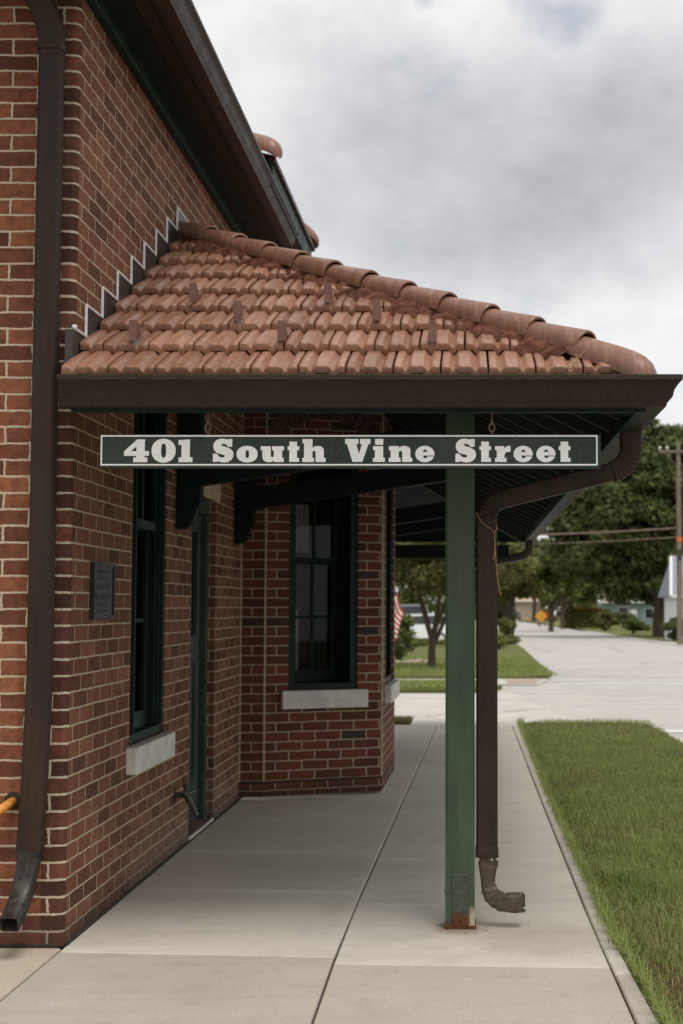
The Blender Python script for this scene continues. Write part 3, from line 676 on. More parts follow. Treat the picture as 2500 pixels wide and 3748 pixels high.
# square pipe section with rounded corners, slightly fluted
def sqshape(w, h, r=.22):
    out = []
    for (cx, cy, a0) in ((1-r, 1-r, 0), (-1+r, 1-r, 90), (-1+r, -1+r, 180), (1-r, -1+r, 270)):
        for k in range(4): a = R(a0 + 30*k); out.append(((cx + r*math.cos(a))*w, (cy + r*math.sin(a))*h))
    return out
def fluted(w, h):
    out = []
    for (a, b) in zip([(1,-.8),(.8,1),(-1,.8),(-.8,-1)], [(1,.8),(-.8,1),(-1,-.8),(.8,-1)]):
        for k, dent in enumerate((0, 0, .07, .07, 0, 0, .07, .07, 0, 0)):
            t = (0, .16, .22, .32, .38, .62, .68, .78, .84, 1)[k]; x, y = a[0]+(b[0]-a[0])*t, a[1]+(b[1]-a[1])*t
            if abs(a[0]-b[0]) < .1: x *= 1-dent
            else: y *= 1-dent
            out.append((x*w, y*h))
    return out
def pleat(path, rad, k0, k1, amp):
    return [rad*(1 + (amp if (i % 2) else -amp)) if k0 <= i <= k1 else rad for i in range(len(path))]
# left downspout, leaning at its foot
dsp = MB(); YD = 5.815
dsp.tube([(-1.752, YD, 3.74), (-1.752, YD, 2.3), (-1.751, YD, 1.1), (-1.757, YD-.003, .86), (-1.772, YD-.008, .42)], 1, shape=fluted(.046, .036))
ld = dsp.build('downspout', MT['brown_metal'], bld, smooth=35); ld['label'] = 'tall brown downspout on the front wall corner'
el = MB(); pth = [Vector((-1.752, YD, 3.70))] + [Vector((-1.752 - .30*(1-math.cos(t)), YD - .16*(1-math.cos(t)), 3.72 + .34*math.sin(t))) for t in [k*.075 for k in range(13)]]
pth += [pth[-1] + (pth[-1]-pth[-2]).normalized()*.25]
el.tube(pth, pleat(pth, 1., 1, 9, .045), shape=sqshape(.050, .040), cap=False); el.build('elbow', MT['brown_metal'], ld, smooth=25)
cu = MB(); cu.tube([(-1.7685, YD-.007, .49), (-1.7705, YD-.0075, .455), (-1.774, YD-.009, .40)], [1.05, 1.09, 1.05], shape=sqshape(.046, .036)); cu.build('coupling', MT['brown_metal'], ld, smooth=35)
MT['galv'] = plain('scuffed_metal', (.036, .030, .025), .45, .45, 30, .2, 60, .4, metal=.3)
ft = MB(); fp = [Vector((-1.772, YD-.008, .42)), Vector((-1.777, YD-.010, .36)), Vector((-1.784, YD-.02, .30)), Vector((-1.787, YD-.05, .245)), Vector((-1.790, YD-.10, .198)), Vector((-1.793, YD-.155, .162)), Vector((-1.795, YD-.19, .145))]
def morph(t): 
    q = sqshape(.044, .038); return [( (1-t)*x + t*.043*x/math.hypot(x,y), (1-t)*y + t*.043*y/math.hypot(x,y)) for x, y in q]
rows = []; up = Vector((0,1,0))
for inner in (0, 1):
    seq = list(range(len(fp))) if not inner else list(reversed(range(len(fp))))
    for i in seq:
        t = (fp[min(i+1, len(fp)-1)] - fp[max(i-1, 0)]).normalized(); a = t.cross(Vector((0,1,0)).cross(t)).normalized() if False else Vector((1,0,0))
        b = a.cross(t).normalized(); k = (.90 if inner else 1.) * (1 + .03*(i % 2))
        rows.append([fp[i] + a*(x*k) + b*(y*k) for x, y in morph((i/(len(fp)-1))**.45)])
ft.grid(rows, closed=True)
nq = len(rows[0])
for q in range(len(ft.f)):
    if q // nq >= len(fp): ft.m[q] = 1  # inner faces dark: dirt, and shade inside the mouth painted in
ft.build('outlet_elbow', [MT['galv'], MT['joint']], ld, smooth=40)

# stepped flashing where the canopy roof meets the wall
YA, ZA, YE, ZE = 7.965, 3.455, 5.66, 2.300      # canopy apex and eave along the wall
SL = (ZA-ZE)/(YA-YE)
fl = MB(); ck = MB(); nst = 8; st = .262
X0 = XW+.0015
def caulk(a, b, w=.007):
    ck.tube([a, b], w, 6)
pz = None
for k in range(nst):
    ya, yb = max(5.868, 5.765 + st*k), 5.765 + st*(k+1); ztb = 2.535 + .136*k; zlo0, zlo1 = ZE + SL*(ya-YE) - .02, ZE + SL*(yb-YE) - .02
    fl.prism([(X0, ya, zlo0), (X0, yb, zlo1), (X0, yb, ztb), (X0, ya, ztb)], (.004 + .0006*(k % 2), 0, 0))
    fl.hexa([(X0, ya+.01, zlo0), (X0+.10, ya+.01, zlo0+.012), (X0+.10, yb, zlo1+.012), (X0, yb, zlo1), (X0, ya+.01, zlo0+.02), (X0+.10, ya+.01, zlo0+.015), (X0+.10, yb, zlo1+.015), (X0, yb, zlo1+.02)])
    caulk((X0+.006, ya+.004, ztb), (X0+.006, yb+.004, ztb))
    if pz is not None: caulk((X0+.006, ya, pz), (X0+.006, ya, ztb))
    pz = ztb
fl.prism([(X0, yb, ZA-.10), (X0, yb+.44, ZA-.05), (X0, yb+.42, 3.60), (X0, yb, 3.615)], (.006, 0, 0)); caulk((X0+.006, yb, pz), (X0+.006, yb, 3.62)); caulk((X0+.006, yb, 3.62), (X0+.006, yb+.42, 3.605), .005)
ck.lathe((X0+.006, 5.855, 2.54), [(0,-.014),(.010,-.009),(.013,0),(.009,.009),(0,.013)], 10)
fl.box((XW-.02, 5.815, ZE+.0), (XW+.012, 5.872, 2.525))
flo = fl.build('step_flashing', MT['flashing'], bld); ck.build('caulk_line', MT['caulk'], flo, smooth=60)

# ------------------------------------------------------------ the porch canopy
can = thing('porch_canopy', (-.5, 8, 0), 'clay tiled porch canopy with brown gutter beside the brick wall', 'canopy')
XE = .65; YB = 17.25; YAB = YB - (YA-YE)
ct, stn = 1/math.hypot(1, SL), SL/math.hypot(1, SL)
PIT, EXPO = .1905, (YA-YE)/8/ct
ftm = MB(); tile_field(ftm, (XW+.012, YE, ZE), (1,0,0), (0, ct, stn), (0, -stn, ct), XE-XW+.1, 9, PIT, EXPO)
fto = ftm.build('front_roof_tiles', MT['tile'], can)
off = wloc(can); H0 = Vector((XE, YE, 0)) - off
clip(fto, [(H0 + Vector((-.02, 0, 0)), (1, 1, 0)), (Vector((XW+.010, 0, 0)) - off, (-1, 0, 0)), (Vector((0, YA-.0, 0)) - off, (0, 1, 0))])
stm = MB(); tile_field(stm, (XE, YE, ZE), (0,1,0), (-ct, 0, stn), (stn, 0, ct), YB-YE, 9, PIT, EXPO)
sto = stm.build('side_roof_tiles', MT['tile'], can)
clip(sto, [(H0 + Vector((.02, 0, 0)), (-1, -1, 0)), (Vector((XW+.01, 0, 0)) - off, (-1, 0, 0)), (Vector((XE, YB, 0)) - off, (-1, 1, 0)), ])
rtm = MB(); tile_field(rtm, (XE, YB, ZE), (-1,0,0), (0, -ct, stn), (0, stn, ct), XE-XW, 9, PIT, EXPO)
rto = rtm.build('rear_roof_tiles', MT['tile'], can); clip(rto, [(Vector((XE, YB, 0)) - off, (1, -1, 0)), (Vector((XW+.01, 0, 0)) - off, (-1, 0, 0)), (Vector((0, YAB, 0)) - off, (0, -1, 0))])
# sheathing
def zr(x, y): return ZE + SL*min(y-YE, XE-x, YB-y)
sh = MB(); dz0, dz1 = -.045, -.018
for poly in ([(XW+.005, YE+.03), (XE-.03, YE+.03), (XW+.005, YA)], [(XE-.03, YE+.03), (XE-.03, YB-.03), (XW+.005, YAB), (XW+.005, YA)], [(XE-.03, YB-.03), (XW+.005, YB-.03), (XW+.005, YAB)]):
    for dz in (dz0, dz1): sh.face([(x, y, zr(x, y)+dz) for x, y in poly])
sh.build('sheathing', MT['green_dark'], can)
# hip caps
hd = Vector((XW, YA, ZA)) - Vector((XE, YE, ZE)); HL = hd.length; hu = hd/HL
A0 = Vector((XE, YE, ZE)); hup = Vector((stn*ct*.0, 0, 1)); ncap = 11; cl_ = (HL-.30)/ncap
for k in range(ncap):
    s1 = .26 + cl_*k; s0 = s1 + cl_ + .035
    c = MB(); j = random.uniform(-.004, .004)
    barrel(c, A0 + hu*s0 + Vector((j, j, .050)), A0 + hu*s1 + Vector((-j, -j, .064)), .062, .073, (0,0,1), .012)
    c.build('hip_tile', MT['hip'], can, smooth=45)
c = MB(); starter(c, A0 + hu*.31 + Vector((0,0,.040)), A0 - hu*.115 + Vector((0,0,.026)), .074, (0,0,1)); c.build('hip_starter', MT['hip'], can, smooth=50)
# crumbling mortar bedding below the hip caps
for sgn, nm in ((1, 'mortar_bed'), (-1, 'mortar_bed')):
    md = MB(); rows = []; dv_ = Vector((-1, 0, 0)) if sgn > 0 else Vector((0, 1, 0))
    w_ = .09; acc = 0
    for i in range(150):
        s = .22 + (HL-.3)*i/149
        acc = .75*acc + random.uniform(-.03, .03); wd = max(.05, .118 + acc*1.2 + .03*math.sin(i*.9))
        b = A0 + hu*s; row = []
        for t in (0, .35, .7, .9, 1.0):
            hgt = .055*(1-t*t) + .026*(t < .95) + random.uniform(-.006, .006); row.append(b + dv_*(.03 + wd*t) + Vector((0, 0, hgt - .005*(t > .95))))
        rows.append(row)
    md.grid(rows); md.build(nm, MT['bedding'], can, smooth=35)
# snow guards: bent straps standing on the tiles
MT['boot'] = plain('scuffed_brown_metal', (.075, .055, .038), .38, .35, 30, .15, 60, .4)
MT['guard'] = plain('brown_strap', (.15, .07, .05), .5, .2, 15, .1, 60)
def on_front(u, v, lift=0.):                                   # distance from the wall, rows up
    y = YE + v*EXPO*ct; return Vector((XW + u, y, ZE + SL*(y-YE))) + Vector((0, -stn, ct))*lift
for (u, v) in ((.235, 1.03), (.86, 1.02), (1.495, 1.0), (.625, 2.02), (1.24, 2.03), (.37, 3.05), (.995, 3.03)):
    s = MB(); w = .0165; p = on_front(u, v)
    U = Vector((0, ct, stn)); N = Vector((0, -stn, ct)); X = Vector((1, 0, 0)); up = Vector((0, 0, 1))
    foot = p + N*.058 - U*.012
    s.hexa([foot - X*w, foot + X*w, foot + X*w + U*.004, foot - X*w + U*.004, foot - X*w + up*.088, foot + X*w + up*.088, foot + X*w + up*.088 + U*.004, foot - X*w + up*.088 + U*.004])
    s.hexa([foot - X*w + U*.004, foot + X*w + U*.004, foot + X*w + U*.20, foot - X*w + U*.20, foot - X*w + U*.004 + N*.003, foot + X*w + U*.004 + N*.003, foot + X*w + U*.20 + N*.003, foot - X*w + U*.20 + N*.003])
    a, b, d = foot + up*.083 + U*.004, foot + U*.085 + N*.003, foot + U*.004 + N*.003
    s.prism([a + X*(w-.003), b + X*(w-.003), d + X*(w-.003)], X*.003)
    s.build('snow_guard', MT['guard'], can)
# fascia boards, gutter
ZG = 2.163
fa = MB(); fa.box((-1.585, 5.60, 2.150), (.655, 5.635, 2.30)); fa.box((.655, 5.60, 2.150), (.698, YB-.05, 2.30)); fa.box((XW+.02, YB-.05, 2.15), (.698, YB-.015, 2.30)); fa.build('fascia', MT['green_trim'], can, bevel=.004)
def streak_mat():
    t = NT('streaked_brown_metal'); p = t.pos((1, 1, .04)); n1 = t.noise(p, 90, 4, .7); n2 = t.noise(t.pos(), 5, 4, .6); n3 = t.noise(t.pos(), 70, 3, .6)
    c = t.mix(t.rng(n1, .35, .7), (.032, .025, .018), (.052, .038, .026)); c = t.mix(t.rng(n2, .35, .7, 0, .45), c, (.025, .022, .017))
    c = t.mix(t.rng(n3, .74, .80, 0, .35), c, (.17, .155, .13))
    t.bump(n2, .02, .01); return t.out(c, t.rng(n1, .3, .7, .5, .65), .12)
MT['streak'] = streak_mat()
cg = MB(); gutter_sweep(cg, [(-1.606, 5.598), (.70, 5.598), (.70, YB-.1)], ZG)
cgo = cg.build('gutter', MT['streak'], can, smooth=30, weld=True); cgo['label'] = 'brown streaked gutter along the canopy eave'
# ridge strip closing the gutter back and its underside board
ub = MB(); ub.box((-1.58, 5.636, 2.19), (.654, 5.75, 2.205)); ub.box((.52, 5.75, 2.19), (.654, YB-.06, 2.205)); 
# rafters under the side slope, each its own part
raf = MB(); zt0 = -.05
def rafter(m, x0, x1, y, w=.022, d=.075):
    m.hexa([(x0, y-w, zr(x0, 11)+zt0-d), (x1, y-w, zr(x1, 11)+zt0-d), (x1, y+w, zr(x1, 11)+zt0-d), (x0, y+w, zr(x0, 11)+zt0-d), (x0, y-w, zr(x0, 11)+zt0), (x1, y-w, zr(x1, 11)+zt0), (x1, y+w, zr(x1, 11)+zt0), (x0, y+w, zr(x0, 11)+zt0)])
MT['rafter'] = plain('rafter_paint', (.032, .034, .026), .7, .25, 6, .1, 40, .12)
r0 = None; y = 8.1
while y < YAB:
    if r0 is None:
        rafter(raf, XW+.01, .64, y); r0 = raf.build('rafter', MT['rafter'], can)
        ybase = y; bl = r0.location.copy()
    else: dup(r0, can, bl + Vector((0, y-ybase, 0)))
    y += .46
for (yj) in [YE + .42 + .42*k for k in range(5)]:              # jack rafters of both hips, side face
    xin = XE - (yj - YE)
    for yy in (yj, YB - (yj-YE)):
        m = MB(); rafter(m, xin+.03, .64, yy); m.build('rafter', MT['rafter'], can)
for k in range(5):                                             # jack rafters of the front face
    x = XW + .22 + .42*k; y1_ = YE + (XE-x) - .03; m = MB(); w, d = .022, .075
    zf = lambda y: ZE + SL*(y-YE) + zt0
    m.hexa([(x-w, 5.64, zf(5.64)-d), (x+w, 5.64, zf(5.64)-d), (x+w, y1_, zf(y1_)-d), (x-w, y1_, zf(y1_)-d), (x-w, 5.64, zf(5.64)), (x+w, 5.64, zf(5.64)), (x+w, y1_, zf(y1_)), (x-w, y1_, zf(y1_))]); m.build('rafter', MT['rafter'], can)
for (ax, ay, bx, by) in ((XE-.03, YE+.03, XW+.02, YA-.01), (XE-.03, YB-.03, XW+.02, YAB+.01)):   # hip rafters
    m = MB(); n = Vector((by-ay, -(bx-ax), 0)).normalized()*.03; za, zb_ = zr(ax, ay)-.055, zr(bx, by)-.055
    A, B = Vector((ax, ay, 0)), Vector((bx, by, 0)); up = lambda z: Vector((0,0,z))
    m.hexa([A-n+up(za-.11), A+n+up(za-.11), B+n+up(zb_-.11), B-n+up(zb_-.11), A-n+up(za), A+n+up(za), B+n+up(zb_), B-n+up(zb_)]); fix(m.build('hip_rafter', MT['rafter'], can))
# beams
PX, PY, PW = -.045, 6.262, .0635
bm_ = MB(); bm_.box((XW+.01, PY-.05, 2.33), (PX+.06, PY+.05, 2.46)); bm_.build('header_beam', MT['wood_dark'], can, bevel=.006)
bm_ = MB(); bm_.box((PX-.055, PY+.052, 2.32), (PX+.055, YB-.3, 2.46)); bm_.build('plate_beam', MT['wood_dark'], can, bevel=.006)
MT['beam'] = plain('beam_paint', (.008, .017, .013), .65, .3, 4, .15, 30, .12)
def brace(yb_, xw):
    m = MB(); z0 = 2.035; w = .05; x1 = PX - .056; L = x1 - xw; z1 = z0 + .15*L; h = .15
    m.hexa([(xw+.10, yb_-w, z0+.02), (x1, yb_-w, z1), (x1, yb_+w, z1), (xw+.10, yb_+w, z0+.02), (xw+.10, yb_-w, z0+.02+h), (x1, yb_-w, z1+h), (x1, yb_+w, z1+h), (xw+.10, yb_+w, z0+.02+h)])
    m.build('brace_beam', MT['beam'], can, bevel=.005)
    k = MB(); pr = [(0, 2.55), (.135, 2.55), (.135, 1.97), (.128, 1.93), (.112, 1.93), (.108, 1.90), (.09, 1.855), (.06, 1.825), (.025, 1.815), (0, 1.815)]
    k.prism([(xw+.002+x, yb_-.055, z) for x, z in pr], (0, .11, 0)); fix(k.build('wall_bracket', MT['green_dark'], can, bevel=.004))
for yb_ in (8.02, 9.98): brace(yb_, XW)
for yb_ in (13.9, 15.9): brace(yb_, XW)
m = MB(); m.box((XW+.01, 16.55, 1.93), (.45, 16.65, 2.09)); m.build('tie_beam', MT['beam'], can, bevel=.005)
m = MB(); m.box((PX-.06, 16.54, 0), (PX+.06, 16.66, 1.93)); m.build('rear_post', MT['green_trim'], can, bevel=.008)

# the green post
def post_mat():
    t = NT('worn_green_paint'); p = t.pos(); n1 = t.noise(t.pos((1, 1, .12)), 14, 5, .65); n2 = t.noise(p, 4, 4, .6); n3 = t.noise(p, 40, 5, .7)
    c = t.mix(t.rng(n1, .3, .7), (.043, .070, .042), (.070, .105, .063)); c = t.mix(t.rng(n2, .35, .7, 0, .4), c, (.047, .064, .043))
    sx = t.node('ShaderNodeSeparateXYZ'); t.l.new(p, sx.inputs[0])
    lowz = t.math('ADD', sx.outputs[2], t.math('MULTIPLY_ADD', n3, .16, -.08))
    c = t.mix(t.rng(lowz, .02, .035, 1., 0.), c, (.11, .045, .022))
    peel = t.math('MULTIPLY', t.rng(lowz, .06, .10, 1., 0.), t.rng(sx.outputs[0], PX+.036, PX+.046))
    c = t.mix(peel, c, (.42, .36, .27)); c = t.mix(t.rng(n3, .72, .78, 0, .5), c, (.20, .22, .18))
    t.bump(t.math('ADD', n1, t.math('MULTIPLY', n3, .4)), .18, .004); return t.out(c, t.rng(n1, .3, .7, .45, .6), .22)
MT['post'] = post_mat()
def rust_mat():
    t = NT('rusting_painted_steel'); p = t.pos(); n = t.noise(p, 32, 6, .7); n2 = t.noise(p, 110, 4, .7)
    sx = t.node('ShaderNodeSeparateXYZ'); t.l.new(p, sx.inputs[0])
    h = t.math('ADD', sx.outputs[2], t.math('MULTIPLY_ADD', n, .20, -.10)); f = t.rng(h, .045, .085, 1., 0.)
    rc = t.ramp(n2, [(.25, (.03, .014, .01)), (.5, (.10, .036, .015)), (.75, (.22, .085, .03))])
    c = t.mix(f, t.mix(t.rng(n, .35, .65), (.042, .062, .040), (.065, .086, .058)), rc)
    t.bump(n2, .4, .003); return t.out(c, t.rng(f, 0, 1, .45, .9), .35)
MT['rust'] = rust_mat()
ps = MB(); ch = .011; o1 = [(-PW+ch,-PW),(PW-ch,-PW),(PW,-PW+ch),(PW,PW-ch),(PW-ch,PW),(-PW+ch,PW),(-PW,PW-ch),(-PW,-PW+ch)]
sq = [(-PW,-PW),(PW,-PW),(PW,-PW),(PW,PW),(PW,PW),(-PW,PW),(-PW,PW),(-PW,-PW)]
ps.grid([[(PX+x, PY+y, z) for x, y in s_] for s_, z in ((sq, .012), (sq, .40), (o1, .43), (o1, 2.33))], closed=True, cap=True)
post = ps.build('post', MT['post'], can, weld=True); post['label'] = 'square green timber post with rusted steel foot'
bp = MB(); bp.box((PX-PW-.003, PY-PW-.004, .0), (PX+PW+.006, PY+PW+.004, .016)); bp.build('base_plate', MT['rust'], post, bevel=.003)
pl = MB(); pl.box((PX-.034, PY-PW-.006, .014), (PX+.038, PY-PW+.0, .238)); pl.build('strap_plate', MT['rust'], post, bevel=.004)
for (bx, bz) in ((.026, .225), (-.014, .205), (.019, .18), (-.022, .158), (.026, .133), (-.008, .137), (-.014, .108), (.024, .083)):
    b = MB(); b.lathe((PX+bx, PY-PW-.006, bz), [(.0055, 0), (.0052, -.004), (.003, -.006), (0, -.0063)], 10, axis='y'); b.build('bolt', MT['rust'], post, smooth=40)
b = MB(); b.lathe((PX-.056, PY-PW, .162), [(.012, 0), (.011, -.004), (.006, -.007), (0, -.008)], 12, axis='y'); b.build('bolt', MT['post'], post, smooth=40)
b = MB(); b.lathe((PX+.036, PY-PW, 1.70), [(.009, 0), (.008, -.003), (0, -.0035)], 12, axis='y'); b.build('bolt', MT['post'], post, smooth=40)

# right downspout
def bend(p0, p1, p2, r, n):
    """rounded corner p0-p1-p2"""
    p0, p1, p2 = Vector(p0), Vector(p1), Vector(p2); d0, d1 = (p0-p1).normalized(), (p2-p1).normalized(); ang = d0.angle(d1); l = r/math.tan(ang/2)
    A, B = p1 + d0*l, p1 + d1*l; c = p1 + (d0+d1).normalized()*(r/math.sin(ang/2)); out = []
    a = (A-c); b = (B-c); th = a.angle(b)
    for k in range(n+1):
        t = k/n; out.append(c + (a*math.sin((1-t)*th) + b*math.sin(t*th))/math.sin(th))
    return out
YP = 6.255; xv = .0715
P0, P1, P2, P3 = (.712, 6.28, 2.168), (.712, 6.28, 1.995), (xv, YP, 1.835), (xv, YP, .32)
def pipe_path(n=9):
    e1 = bend(P0, P1, P2, .115, n); e2 = bend(P1, P2, P3, .095, n); return e1, e2
e1, e2 = pipe_path()
PSH = sqshape(.0465, .040)
dp = MB(); dp.tube([e2[-1] + Vector((0,0,.005)), (xv, YP, 1.2), (xv, YP, .32)], 1, shape=fluted(.0465, .042)); rd = dp.build('downspout', MT['brown_metal'], can, smooth=35); rd['label'] = 'brown downspout beside the green post'
dp = MB(); dp.tube([e1[-1], e2[0]], 1., shape=PSH); dp.build('offset_pipe', MT['brown_metal'], rd, smooth=35)
for (pp, a, b) in ((e1, P0, None), (e2, None, None)):
    full = ([Vector(a)] if a else []) + pp
    dense = [];
    for i in range(len(full)-1): dense += [full[i], full[i].lerp(full[i+1], .62)]
    dense.append(full[-1])
    dp = MB(); dp.tube(dense, [1.03 if i % 2 else .965 for i in range(len(dense))] if not a else [1.]*2 + [1.03 if i % 2 else .965 for i in range(len(dense)-2)], shape=PSH)
    dp.build('elbow', MT['brown_metal'], rd, smooth=22)
dp = MB(); dp.tube([(xv, YP, .345), (xv, YP, .335), (xv, YP, .30)], [1.0, 1.07, 1.07], shape=sqshape(.0465, .042)); dp.build('collar', MT['brown_metal'], rd, smooth=35)
dp = MB(); dp.tube([(xv+.003, YP, .31), (xv+.003, YP, .272)], 1, shape=sqshape(.036, .034), cap=False); dp.build('sleeve', MT['brown_soffit'], rd, smooth=35)
# torn kick-out elbow
kp = [Vector((xv+.006, YP, .278)), Vector((xv+.004, YP, .24)), Vector((xv+.004, YP, .20)), Vector((xv+.006, YP, .17))]
for k in range(9):
    t = R(10*k); kp.append(Vector((xv+.010+.078*(1-math.cos(t)), YP-.0025*k, .168-.062*math.sin(t))))
kp += [Vector((.185, YP-.024, .106)), Vector((.215, YP-.026, .108)), Vector((.228, YP-.027, .109))]
rk = [1.18, 1.02, .86, .82] + [.9 + (.075 if k % 2 else -.06) + .02*k for k in range(9)] + [1.12, 1.1, 1.08]
rows = []
for inner in (0, 1):
    for i in (range(len(kp)) if not inner else reversed(range(len(kp)))):
        t = (kp[min(i+1, len(kp)-1)] - kp[max(i-1, 0)]).normalized(); a = Vector((0,1,0)); b = t.cross(a).normalized(); r = rk[i]*(.93 if inner else 1)
        row = []
        for j, (x, y) in enumerate(sqshape(.032, .036, .35)):
            q = kp[i] + a*(x*r) + b*(y*r)
            if i == len(kp)-1: q = q + t*random.uniform(-.012, .012)
            if i == 0: q = q + t*random.uniform(-.012, .014)
            row.append(q)
        rows.append(row)
dp = MB(); dp.grid(rows, closed=True); dp.build('torn_elbow', MT['boot'], rd, smooth=28)
sc_ = MB(); sc_.lathe((xv+.02, YP-.036, .292), [(.005, 0), (.004, -.003), (0, -.004)], 10, axis='y'); sc_.build('screw', MT['white_paint'], rd, smooth=40)
# rear downspout of the canopy
q0, q1, q2 = (.70, 17.0, 2.16), (.70, 17.0, 1.99), (.02, 16.9, 1.86)
f1 = bend(q0, q1, q2, .12, 8); dp = MB(); dp.tube([Vector(q0)] + f1 + [Vector(q2)], 1, shape=PSH); o = dp.build('rear_downspout', MT['brown_metal'], can, smooth=35)

# ------------------------------------------------------------ hanging address sign
SX0, SX1, SZ0, SZ1, SY = -1.4795, .520, 1.9322, 2.0672, 5.65
sg = thing('address_sign', ((SX0+SX1)/2, SY, SZ0), 'long green sign reading 401 South Vine Street hanging by chains', 'sign')
def sign_mat():
    t = NT('weathered_sign_green'); p = t.pos(); n1 = t.noise(p, 4, 5, .65); n2 = t.noise(p, 60, 5, .75); n3 = t.noise(p, 13, 5, .7); n4 = t.noise(t.pos((.25, 1, 2)), 22, 4, .7)
    c = t.mix(t.rng(n2, .3, .7), (.016, .032, .022), (.042, .062, .045)); c = t.mix(t.rng(n1, .35, .65, 0, .65), c, (.055, .062, .047))
    c = t.mix(t.rng(n3, .60, .66, 0, .7), c, (.012, .034, .032)); c = t.mix(t.rng(n4, .62, .72, 0, .3), c, (.12, .15, .115))
    t.bump(n2, .08, .002); return t.out(c, .55, .2)
MT['sign'] = sign_mat()
sb = MB(); sb.box((SX0, SY, SZ0), (SX1, SY+.035, SZ1)); sb.build('board', MT['sign'], sg, bevel=.0025)
KX, KZ = (SX1-SX0)/(2200.3-366.7), (SZ1-SZ0)/(1714-1591)
def sxz(x, y): return SX0 + (x-366.7)*KX, SZ1 - (y-1591)*KZ
bd = MB(); bx0, bz1 = sxz(370, 1594.2); bx1, bz0 = sxz(2189, 1705.2); tw = .0061; yf = SY-.0022
bd.box((bx0, yf, bz0), (bx1, SY-.0002, bz0+tw)); bd.box((bx0, yf, bz1-tw), (bx1, SY-.0002, bz1)); bd.box((bx0, yf, bz0+tw), (bx0+tw, SY-.0002, bz1-tw)); bd.box((bx1-tw, yf, bz0+tw), (bx1, SY-.0002, bz1-tw))
MT['letter'] = plain('white_letter', (.88, .88, .87), .5, .05, 12, .05, 80)
bd.build('border', MT['letter'], sg)
def ell(cx, cy, rx, ry, n=2.2, k=44, a0=0, a1=360):
    out = []
    for i in range(k + (0 if a1-a0 == 360 else 1)):
        a = R(a0 + (a1-a0)*i/k); c, s = math.cos(a), math.sin(a); out.append((cx + rx*math.copysign(abs(c)**(2/n), c), cy + ry*math.copysign(abs(s)**(2/n), s)))
    return out
G = {}
G['4'] = (440, .1913, [[(332,103),(480,103),(477,326),(562,326),(558,417),(475,417),(475,448),(530,448),(530,538),(262,538),(262,448),(318,448),(318,417),(82,417),(85,330)], [(212,328),(320,328),(323,235)]])
G['0'] = (440, .1913, [ell(839,319,231,227,2.15), ell(839,319,49,136,2.6)])
G['1'] = (440, .1913, [[(1123,116),(1343,103),(1341,445),(1393,445),(1393,538),(1125,538),(1125,448),(1180,448),(1183,207),(1123,207)]])
G['S'] = (1650, .1531, [[(475,120),(583,120),(580,305),(475,305),(455,270),(420,243),(375,232),(335,240),(318,258),(335,280),(400,302),(470,322),(540,355),(590,405),(615,475),(605,550),(560,620),(490,665),(400,680),(320,672),(260,657),(228,642),(225,667),(120,667),(122,470),(222,470),(245,515),(285,550),(345,565),(395,550),(405,522),(385,500),(330,483),(260,470),(200,440),(150,385),(127,310),(135,235),(170,175),(230,130),(300,113),(360,110),(420,120),(472,138)]])
G['o'] = (760, .1913, [ell(765,385,202,158,2.15), ell(767,385,34,75,2.9)])
G['u'] = (760, .1913, [[(1023,234),(1215,234),(1217,400),(1225,435),(1247,447),(1268,437),(1276,400),(1276,312),(1241,312),(1241,234),(1470,234),(1470,312),(1435,312),(1435,455),(1468,455),(1466,535),(1277,535),(1277,500),(1240,530),(1175,543),(1110,525),(1070,490),(1056,430),(1056,312),(1023,312)]])
G['t'] = (1650, .1531, [[(738,182),(920,182),(920,290),(972,290),(972,385),(920,385),(920,572),(972,572),(972,665),(735,665),(738,385),(695,385),(695,290),(738,290)]])
G['h'] = (960, .1913, [[(776,98),(968,98),(968,265),(1010,238),(1075,226),(1140,240),(1178,280),(1186,320),(1186,455),(1221,455),(1219,535),(1030,535),(1030,360),(1020,328),(998,319),(975,328),(968,350),(968,455),(1000,455),(1000,535),(774,535),(774,455),(808,455),(808,178),(776,178)]])
G['V'] = (1240, .2423, [[(102,75),(302,75),(302,152),(272,152),(312,302),(354,152),(325,152),(325,75),(485,75),(485,152),(455,152),(362,421),(215,421),(130,152),(102,152)]])
G['i'] = (1240, .2423, [[(525,183),(678,183),(678,360),(703,360),(703,421),(523,421),(523,360),(553,360),(553,245),(525,245)], [(555,75),(678,75),(678,163),(555,163)]])
G['n'] = (1240, .2423, [[(763,183),(915,183),(915,212),(955,185),(1005,177),(1055,190),(1085,220),(1090,260),(1090,360),(1117,360),(1117,421),(965,421),(965,280),(955,257),(940,252),(922,258),(914,275),(914,360),(940,360),(940,421),(761,421),(761,360),(790,360),(790,245),(763,245)]])
G['e'] = (1240, .2423, [ell(1307,302,145,124,2.15,40,-348,-17)[::-1] + [(1445,338),(1345,338),(1335,360),(1312,367),(1290,357),(1280,325),(1450,325)], [(1280,272),(1284,250),(1300,236),(1312,234),(1330,240),(1341,258),(1343,272)]])
G['e'] = (1240, .2423, [[(1450,325)] + ell(1307,302,145,124,2.15,44,8,-343)[0:0] + [(1307+145*math.cos(R(a)), 302+124*math.sin(R(a))) for a in range(8, -344, -8)] + [(1445,338),(1345,338),(1335,360),(1312,367),(1290,357),(1280,325)], [(1280,272),(1284,250),(1300,236),(1312,234),(1330,240),(1341,258),(1343,272)]])
G['r'] = (1650, .1531, [[(1068,290),(1286,290),(1286,355),(1310,320),(1350,292),(1400,282),(1438,282),(1438,428),(1380,424),(1330,440),(1300,475),(1294,520),(1294,572),(1343,572),(1343,667),(1067,667),(1067,572),(1110,572),(1110,385),(1068,385)]])
